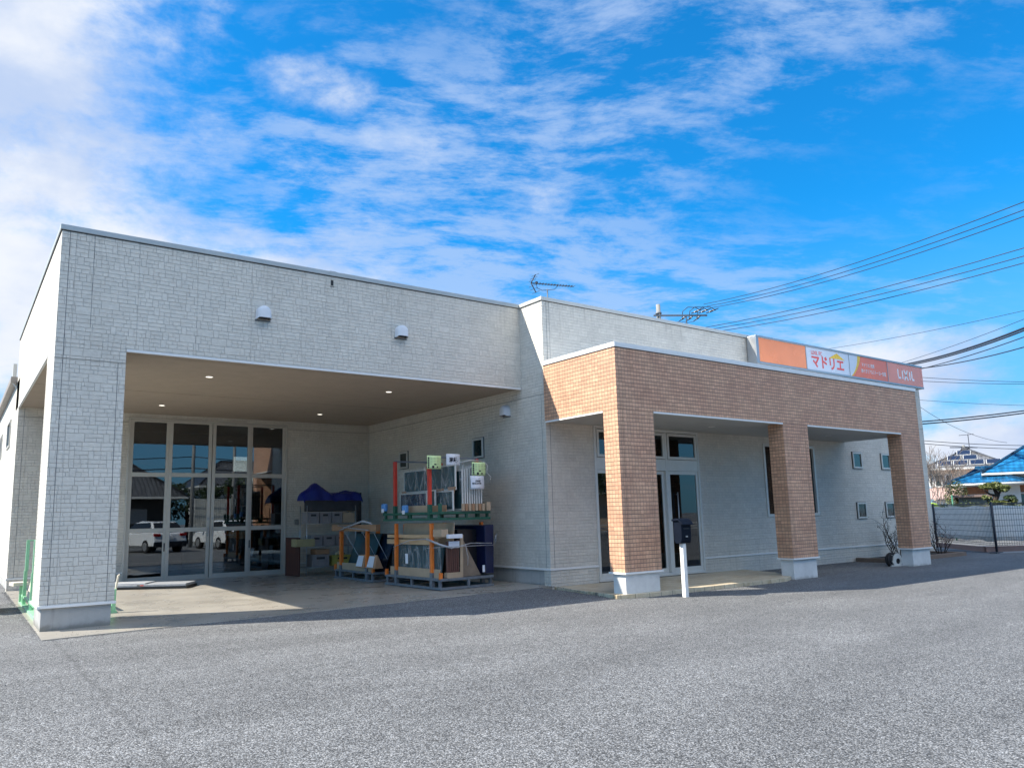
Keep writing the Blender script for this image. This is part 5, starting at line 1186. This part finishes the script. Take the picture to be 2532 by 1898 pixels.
# trees
def leaf_cloud(mb, c, rx, ry, rz, n, size, rng, flat=.5):
    for _ in range(n):
        while True:
            x, y, z = rng.uniform(-1, 1), rng.uniform(-1, 1), rng.uniform(-1, 1); d = x*x+y*y+z*z
            if d < 1: break
        if d < .25 and rng.random() < .6: continue
        p = Vector(c)+Vector((x*rx, y*ry, z*rz)); u = Vector((rng.gauss(0,1), rng.gauss(0,1), rng.gauss(0,flat))).normalized()*size*rng.uniform(.5, 1.3); w = u.cross(Vector((rng.gauss(0,1), rng.gauss(0,1), rng.gauss(0,1)))).normalized()*size*rng.uniform(.3, .7)
        mb.quad(p-u-w*.4, p+u*.2-w, p+u, p-u*.2+w)
def cloud_pine():
    rng = random.Random(3); D = 33; b = gh(2466, D); t = thing('cloud_pruned_pine', 'cloud-pruned Japanese pine with layered pads in front of the white bungalow', 'tree', tuple(b), VR2)
    tr = MB(); X = lambda u: lx(u, D, b); Z = lambda v: zh(2466, v, D)
    main = [(X(2462), 0, 0), (X(2466), 0, Z(1262)), (X(2460), .05, Z(1240)), (X(2470), 0, Z(1222)), (X(2462), 0, Z(1205))]; tr.tube(main, [.16, .14, .12, .10, .05], 8)
    for a, b_ in (((X(2466), 0, Z(1225)), (X(2436), 0, Z(1208))), ((X(2468), 0, Z(1222)), (X(2484), -.1, Z(1203))), ((X(2464), 0, Z(1245)), (X(2500), .1, Z(1236))), ((X(2462), 0, Z(1250)), (X(2442), -.1, Z(1236))), ((X(2468), 0, Z(1258)), (X(2492), 0, Z(1247)))):
        m_ = (Vector(a)+Vector(b_))/2+Vector((0, 0, -.08)); tr.tube([a, m_, b_], [.07, .05, .03], 6)
    tr.build('trunk', BARK, t, local=True)
    pads = [(2446, 1201, 26, 8), (2478, 1204, 24, 7), (2462, 1197, 22, 6), (2484, 1211, 14, 5), (2470, 1242, 24, 6), (2490, 1247, 24, 6), (2500, 1231, 15, 6), (2510, 1238, 10, 5), (2442, 1229, 10, 5), (2484, 1258, 18, 6)]
    for (u, v, w_, h_) in pads:
        s_ = D/F; mb = MB()
        for q in range(5):
            leaf_cloud(mb, (X(u)+rng.uniform(-.6, .6)*w_*s_*.7, rng.uniform(-.3, .3), Z(v)+rng.uniform(-.3, .3)*h_*s_), w_*s_*.55, .42, h_*s_*.75, 260, .055, rng, .8)
        mb.build('needle_pad', LEAFP if v != 1231 else LEAFD, t, local=True)
cloud_pine()
def bare_tree(label, b, H, seed, lean=(0, 0), r0=.10, mat_=TWIG, dep0=5, name='bare_tree'):
    rng = random.Random(seed); t = thing(name, label, 'tree', tuple(b), VRZ); tr = MB(); tw = MB()
    def grow(p, d, L, r, dep):
        pts = [Vector(p)]; rs = [r]; dd = Vector(d); n = 4
        for i in range(n):
            dd = (dd+Vector((rng.gauss(0, .12), rng.gauss(0, .12), .06))).normalized(); pts.append(pts[-1]+dd*L/n); rs.append(max(.007, r*(1-.13*(i+1))))
        (tr if dep >= dep0-1 else tw).tube(pts, rs, 6 if dep > 2 else 4, cap=False)
        if dep <= 0: return
        for k in range(rng.choice((2, 3, 3))):
            i = rng.choice((2, 3, 4)) if dep < dep0 else rng.choice((3, 4)); a = rng.uniform(0, 6.28); sp = rng.uniform(.35, .8)
            grow(pts[i], (dd+Vector((math.cos(a)*sp, math.sin(a)*sp, rng.uniform(0, .3)))).normalized(), L*rng.uniform(.6, .85), rs[i]*.7, dep-1)
    for k in range(3): grow((.05*k, 0, 0), Vector((lean[0]+.28*(k-1), .1*(k-1), 1)).normalized(), H*.30, r0, dep0)
    tr.build('trunk', mat_, t, local=True); tw.build('twigs', mat_, t, local=True); return t
bare_tree('grey leafless tree with fine upright twigs just right of the tiled porch', gp(2306, 36), 5.0, 8, (.12, 0), .06)
bare_tree('low spreading leafless tree in front of the solar roof house', gp(2368, 46), 4.6, 14, (.1, 0), .07)
hd = MB(); rng = random.Random(9); b = gp(2345, 35)
for i in range(9): leaf_cloud(hd, ((i-4)*.32, rng.uniform(-.15, .15), .95+.10*math.sin(i*2)), .34, .4, .75, 420, .05, rng)
HT = thing('garden_hedge', 'dark clipped hedge behind the left part of the mesh fence', 'hedge', tuple(b), VRZ); hd.build('foliage', LEAFH, HT, local=True); MB().tube([(0, 0, 0), (0, 0, 1.2)], .05, 6).build('stem', BARK, HT, local=True)
hd = MB(); b = gp(2374, 37)
leaf_cloud(hd, (0, 0, 2.0), .55, .5, .75, 1500, .05, rng); HT = thing('garden_bush', 'yellowish green bush between the hedge and the corrugated shed', 'bush', tuple(b), VRZ); hd.build('foliage', LEAFP, HT, local=True); MB().tube([(0, 0, 0), (0, 0, 2.0)], .05, 6).build('stem', BARK, HT, local=True)
hd = MB(); b = gp(2510, 35)
for i in range(14): leaf_cloud(hd, ((i-5)*.4, rng.uniform(-.15, .15), 1.05), .4, .4, .62, 260, .05, rng)
HT = thing('garden_hedge', 'low green hedge line behind the right part of the mesh fence', 'hedge', tuple(b), VRZ); hd.build('foliage', LEAFP, HT, local=True); MB().tube([(0, 0, 0), (0, 0, 1.0)], .05, 6).build('stem', BARK, HT, local=True)
b = gp(2316, 33); s_ = MB(); s_.prism([(-.22, 0, 0), (.16, 0, 0), (.30, 0, .12), (.16, 0, .40), (-.10, 0, .46), (-.26, 0, .22)], (0,0,0), (0,.35,0)); solo('lime_cover', s_, simple('lime_plastic', (.42, .62, .06), .45), 'lime green plastic cover lying on the hedge end beside the fence post', 'cover', TR(b.x, b.y, zat(2316, 1263, 33)-.08, VRZ), bevel=.05)
# mesh fence with white sheet behind
P0, P1 = gp(2302, 28.4), Vector((26.0, -2.0, 0)); P2 = gp(2600, 24.3)
FT = 1.57
def fence_run(a, b_, label, first):
    d = (b_-a); L = d.length; rz = math.atan2(d.y, d.x); t = thing('mesh_fence', label, 'fence', tuple(a), rz); n = max(1, round(L/2.0))
    m_ = MB(); k = int(L/.09)
    for i in range(k+1): m_.box(i*L/k-.0025, i*L/k+.0025, 0, .006, .22, FT-.04)
    for z in (.24, .30, .48, .66, .84, 1.02, 1.20, 1.38, 1.50): m_.box(0, L, -.008, 0, z-.006, z+.006)
    m_.box(0, L, -.02, .01, FT-.045, FT-.01); m_.build('mesh_panel', FEN, t, local=True)
    return t
fA = fence_run(P0, P1, 'black mesh fence stretch left of the leaning dark post', True); fB = fence_run(P1, P2, 'black mesh fence stretch right of the dark post, running out of view', False)
for t_, pts in ((fA, (P0+(P1-P0)*.06, )), (fB, (P1, P2))):
    for p in pts:
        q = MB(); q.tube([p+Vector((0, -.03, 0)), p+Vector((0, -.03, FT+.03))], .038, 8); q.build('post', FEN, t_); 
        q = MB(); q.box(p.x-.22, p.x+.22, p.y-.12, p.y+.10, -.02, .035); q.build('foot', simple('foot_dark', (.06, .065, .075), .8) if 'foot_dark' not in bpy.data.materials else bpy.data.materials['foot_dark'], t_, bevel=.01)
def sheet_run(a, b_, label):
    d = (b_-a); L = d.length; rz = math.atan2(d.y, d.x); s = MB(); nx = int(L/.12); nz = 7; vs = []
    for j in range(nz):
        for i in range(nx+1): vs.append((i*L/nx, .06+.022*math.sin(i*.9+j*.7)+.02*math.sin(i*.31), .36+(FT-.46)*j/(nz-1)+(.02*math.sin(i*.5) if j in (0, nz-1) else 0)))
    s.add(vs, [(j*(nx+1)+i, j*(nx+1)+i+1, (j+1)*(nx+1)+i+1, (j+1)*(nx+1)+i) for j in range(nz-1) for i in range(nx)], 0, True)
    o = solo('windbreak_sheet', s, SHEET, label, 'sheet', TR(a.x, a.y, 0, rz)); md = o.modifiers.new('s', 'SOLIDIFY'); md.thickness = .003
sheet_run(P0, P1, 'white fabric sheet stretched behind the left fence stretch'); sheet_run(P1, P2, 'white fabric sheet stretched behind the right fence stretch')
nn = (P1-P0).normalized(); pr_ = Vector((-nn.y, nn.x, 0)); 
if pr_.dot(HF_) < 0: pr_ = -pr_
ks = MB(); 
for a, b_ in ((P0, P1), (P1, P2)): ks.add([a-HF_*.25, b_-HF_*.25, b_+HF_*9, a+HF_*9], [(0,1,2,3)]); 
ks.v = [(x, y, .008+.0015*(i >= 4)) for i, (x, y, z) in enumerate(ks.v)]; o = ks.build('side_path', make_concrete('pale_path', (.36, .355, .35), .9, .3)); o['kind'] = 'structure'
kc = MB()
for a, b_ in ((P0, P1), (P1, P2)):
    d = (b_-a).normalized()*(b_-a).length/2; kc.obox((a+b_)/2+Vector((0, 0, .09))+HF_*.5, d, HF_*.06, (0, 0, .09))
o = kc.build('kerb', make_concrete('reddish_kerb', (.46, .27, .22), .9, .3)); o['kind'] = 'structure'

# ================================================================== behind the camera: what the glass doors reflect
def car(label, loc, rz):
    t = thing('parked_car', label, 'car', loc, rz, 'cars parked facing away across the lot'); L, W = 4.5, 1.8
    # body profile (side), y = length, rear at +y
    low = [(-2.2, .35), (-2.22, .75), (-1.9, .95), (-1.0, 1.02), (1.9, 1.08), (2.2, 1.0), (2.25, .6), (2.2, .35)]
    def loft(prof_, w0, w1, zs0, zs1):
        n = len(prof_); m_ = MB(); vs = []
        for sx in (-1, 1):
            for y, z in prof_:
                k = (z-zs0)/(zs1-zs0); vs.append((sx*(w0+(w1-w0)*max(0, min(1, k))), y, z))
        m_.add(vs, [tuple(range(n)), tuple(range(n, 2*n))[::-1]] + [(i, n+i, n+(i+1)%n, (i+1)%n) for i in range(n)]); return m_
    loft(low, .90, .84, .35, 1.08).build('body', CARW, t, local=True, bevel=.06)
    top = [(-1.15, 1.0), (-.45, 1.50), (.2, 1.62), (1.5, 1.58), (2.05, 1.08), (1.9, 1.0)]
    loft(top, .82, .60, 1.0, 1.6).build('cabin', CARW, t, local=True, bevel=.05)
    MB().add([(-.62, 1.62, 1.53), (.62, 1.62, 1.53), (.74, 2.06, 1.14), (-.74, 2.06, 1.14)], [(0,1,2,3)]).build('rear_window', CARG, t, local=True)
    for sx in (-1, 1):
        MB().add([(sx*.835, -.95, 1.06), (sx*.835, 1.75, 1.10), (sx*.66, 1.35, 1.54), (sx*.66, -.35, 1.50)], [(0,1,2,3)]).build('side_window', CARG, t, local=True)
        MB().box(sx*.50, sx*.87, 2.14, 2.27, .86, 1.0).build('tail_light', TAIL, t, local=True, bevel=.02)
        MB().box(sx*.92, sx*1.08, -.75, -.60, .98, 1.12).build('mirror', CARW, t, local=True, bevel=.03)
        for y in (-1.35, 1.40):
            wh = MB().tube([(sx*.68, y, .34), (sx*.92, y, .34)], .34, 20).build('wheel', RUB, t, local=True); MB().tube([(sx*.90, y, .34), (sx*.935, y, .34)], .22, 16).build('rim', SILV, wh, local=True)
    MB().box(-.86, .86, 2.12, 2.30, .30, .58).build('rear_bumper', BLK, t, local=True, bevel=.04); MB().box(-.17, .17, 2.24, 2.285, .70, .86).build('number_plate', WHT, t, local=True)
    return t
def copy_tree(o, parent=None):
    c = o.copy(); COL.objects.link(c); c.parent = parent
    for ch in list(o.children): copy_tree(ch, c)
    return c
c1 = car('white hatchback reflected in the middle of the left warehouse door panes', (7.7, -16.3, 0), R(-14))
for loc, rz, lab in (((4.0, -17.2, 0), R(-4), 'white car reflected at the left edge of the warehouse door'), ((11.9, -17.6, 0), R(-8), 'white car reflected in the centre-right warehouse door pane'), ((15.8, -18.2, 0), R(-5), 'white car parked at the far end of the reflected row')):
    c = copy_tree(c1); c.location = loc; c.rotation_euler.z = rz; c['label'] = lab
HB = thing('dark_tiled_house', 'dark tiled house with white lattice windows reflected in the door glass', 'house', (2.2, -29, 0)); 
MB().box(-6, 9, -9, 0, 0, 3.3).build('wall', simple('dark_house_wall', (.06, .055, .05), .8), HB, local=True); hip_roof(HB, -7.2, 10.2, -10.2, 1.2, 3.3, 6.9, 4.5, DKR)
for k in range(5):
    f = MB(); f.box(1.5+k*1.3, 2.6+k*1.3, .0, .05, 1.5, 2.5); f.build('window', simple('dim_white', (.35, .35, .35), .4) if 'dim_white' not in bpy.data.materials else bpy.data.materials['dim_white'], HB, local=True)
WF_ = thing('white_panel_fence', 'white ribbed panel hoarding reflected in the third warehouse door leaf', 'fence', (14.0, -25, 0)); MB().box(-1.9, 2.2, 0, .12, 0, 3.05).build('panel', CORR, WF_, local=True)
for k in range(3): MB().tube([(-1.9+2.05*k, -.06, 0), (-1.9+2.05*k, -.06, 3.1)], .04, 8).build('post', SILV, WF_, local=True)
for (p, h, lab) in (((11.2, -22, 0), 10.5, 'tall utility pole reflected in the second warehouse door leaf'), ((13.6, -21.5, 0), 10, 'utility pole reflected beside the bright square in the third leaf')):
    q = pole_at(p, h, lab, r=.105); 
    for z in (h-.5, h-1.3): MB().bar((-1.1, 0, z), (1.1, 0, z), .09, .09).build('crossarm', GREY, q, local=True)
    MB().tube([(.3, 0, h-2.6), (.3, 0, h-1.8)], .25, 10).build('transformer', GREY, q, local=True)
for k, (z0, z1, r_) in enumerate(((8.6, 7.4, .02), (8.1, 7.0, .02), (7.2, 6.5, .045), (6.7, 6.2, .04), (5.6, 4.9, .03), (4.9, 4.6, .04))):
    wire('street_cable', (Vector((-25, -24+k*.3, z1)), Vector((11.2, -22, z0))), r_, ('first', 'second', 'third', 'fourth', 'fifth', 'sixth')[k] + ' cable from the top on the left of the reflected pole', 'cable', 'street cables in the reflection', .5)
    wire('street_cable', (Vector((11.2, -22, z0)), Vector((45, -19+k*.3, z1))), r_, ('first', 'second', 'third', 'fourth', 'fifth', 'sixth')[k] + ' cable from the top on the right of the reflected pole', 'cable', 'street cables in the reflection', .5)
def leafy(label, p, h, seed, mt=LEAFD):
    rng = random.Random(seed); t = thing('leafy_tree', label, 'tree', p); tr = MB(); tr.tube([(0,0,0), (.1,0,h*.35), (0,.1,h*.7)], [.18,.13,.06], 8)
    for k in range(4): a = k*1.6; tr.tube([(0,0,h*.35), (math.cos(a)*h*.2, math.sin(a)*h*.2, h*.6)], [.08,.03], 6)
    tr.build('trunk', BARK, t, local=True); c = MB()
    for k in range(9): leaf_cloud(c, (rng.uniform(-.28, .28)*h, rng.uniform(-.28, .28)*h, h*rng.uniform(.42, .88)), h*.17, h*.17, h*.13, 170, .14, rng)
    c.build('crown', mt, t, local=True)
for k, (x, y, h) in enumerate(((34, -27, 5.5), (41, -30, 6.5), (49, -27, 5.2), (60, -31, 7.5), (72, -29, 6.5))):
    leafy(('nearest', 'second', 'middle', 'fourth', 'farthest')[k] + ' evergreen across the street seen in the entrance glass', (x, y, 0), h, 20+k)
for k, (x, y, h, s_) in enumerate(((13.8, -34, 5.0, 1), (16.0, -33, 4.6, 2), (17.5, -30, 5.4, 3), (21.5, -31, 5.0, 4), (26, -29, 6, 5), (-9, -38, 6.5, 6))):
    leafy(('round', 'low', 'broad', 'dense', 'tall', 'outlying')[k] + ' dark leafy tree across the street behind the parked cars', (x, y, 0), h, s_)
HB2 = thing('pale_gabled_house', 'pale gabled house reflected above the white hoarding', 'house', (21, -40, 0)); MB().box(-4, 4, -7, 0, 0, 4.6).build('wall', PLAS, HB2, local=True); hip_roof(HB2, -5, 5, -8, 1, 4.6, 7, 3.0, DKR)
HB3 = thing('low_grey_house', 'low grey house reflected in the entrance glass', 'house', (46, -40, 0)); MB().box(-8, 8, -7, 0, 0, 3.4).build('wall', BEIG, HB3, local=True); hip_roof(HB3, -9, 9, -8, 1, 3.4, 6.2, 3.0, DKR)
# low street guard rail
GRL = thing('guard_rail', 'white guard rail along the street reflected in the entrance glass', 'guard rail', (18, -22, 0)); g = MB()
for z in (.45, .62, .8): g.box(-3, 22, -.03, .03, z-.04, z+.04)
g.build('rails', WFR, GRL, local=True)
for k in range(6): MB().tube([(-3+k*5, .06, 0), (-3+k*5, .06, .85)], .05, 8).build('post', WFR, GRL, local=True)

# loose stones swept against the edges of the slab, the porch paving and the piers
rng = random.Random(4); gs = MB()
def stone(x, y, z, r):
    v = [(x+r*rng.uniform(.6, 1.1)*math.cos(a), y+r*rng.uniform(.6, 1.1)*math.sin(a), z) for a in (0, 1.26, 2.5, 3.8, 5.0)]; t_ = [(x+r*.5*math.cos(a+.4), y+r*.5*math.sin(a+.4), z+r*rng.uniform(.5, .9)) for a in (0, 1.26, 2.5, 3.8, 5.0)]
    gs.add(v+t_, [(5,6,7,8,9)] + [(i, (i+1)%5, 5+(i+1)%5, 5+i) for i in range(5)])
for (x0, y0, x1, y1, n, w_) in ((0, -.84, 8.85, -.84, 1500, .03), (-.03, -.8, -.03, 7.3, 700, .03), (8.6, -2.9, 9.3, -3.0, 90, .03), (9.3, -2.99, 13.5, -2.98, 420, .025), (8.84, -.85, 8.58, -2.8, 160, .03), (13.9, -2.83, 14.9, -2.87, 90, .02), (19.05, -2.87, 20.05, -2.87, 80, .02), (13.6, -.75, 20, -.78, 300, .04)):
    for _ in range(n):
        s_ = rng.random(); x = x0+(x1-x0)*s_+rng.gauss(0, w_); y = y0+(y1-y0)*s_+rng.gauss(0, w_*1.1); stone(x, y, gz(x, y)-.002+(.0 if y < -.8 or x < 0 else .002), rng.uniform(.004, .011))
for _ in range(500):
    x, y = rng.uniform(.2, 8.4), -.8+abs(rng.gauss(0, .35)); stone(x, y, slab_z(x, y), rng.uniform(.003, .007))
for _ in range(500):
    x, y = rng.uniform(-3, 12), rng.uniform(-10, -3.2); stone(x, y, .001, rng.uniform(.005, .010))
o = gs.build('loose_gravel', simple('grey_stone', (.15, .15, .15), .85, 0, .5, 60)); tag(o, 'loose grey stones along the edges of slab, paving and piers', 'gravel', kind='stuff')
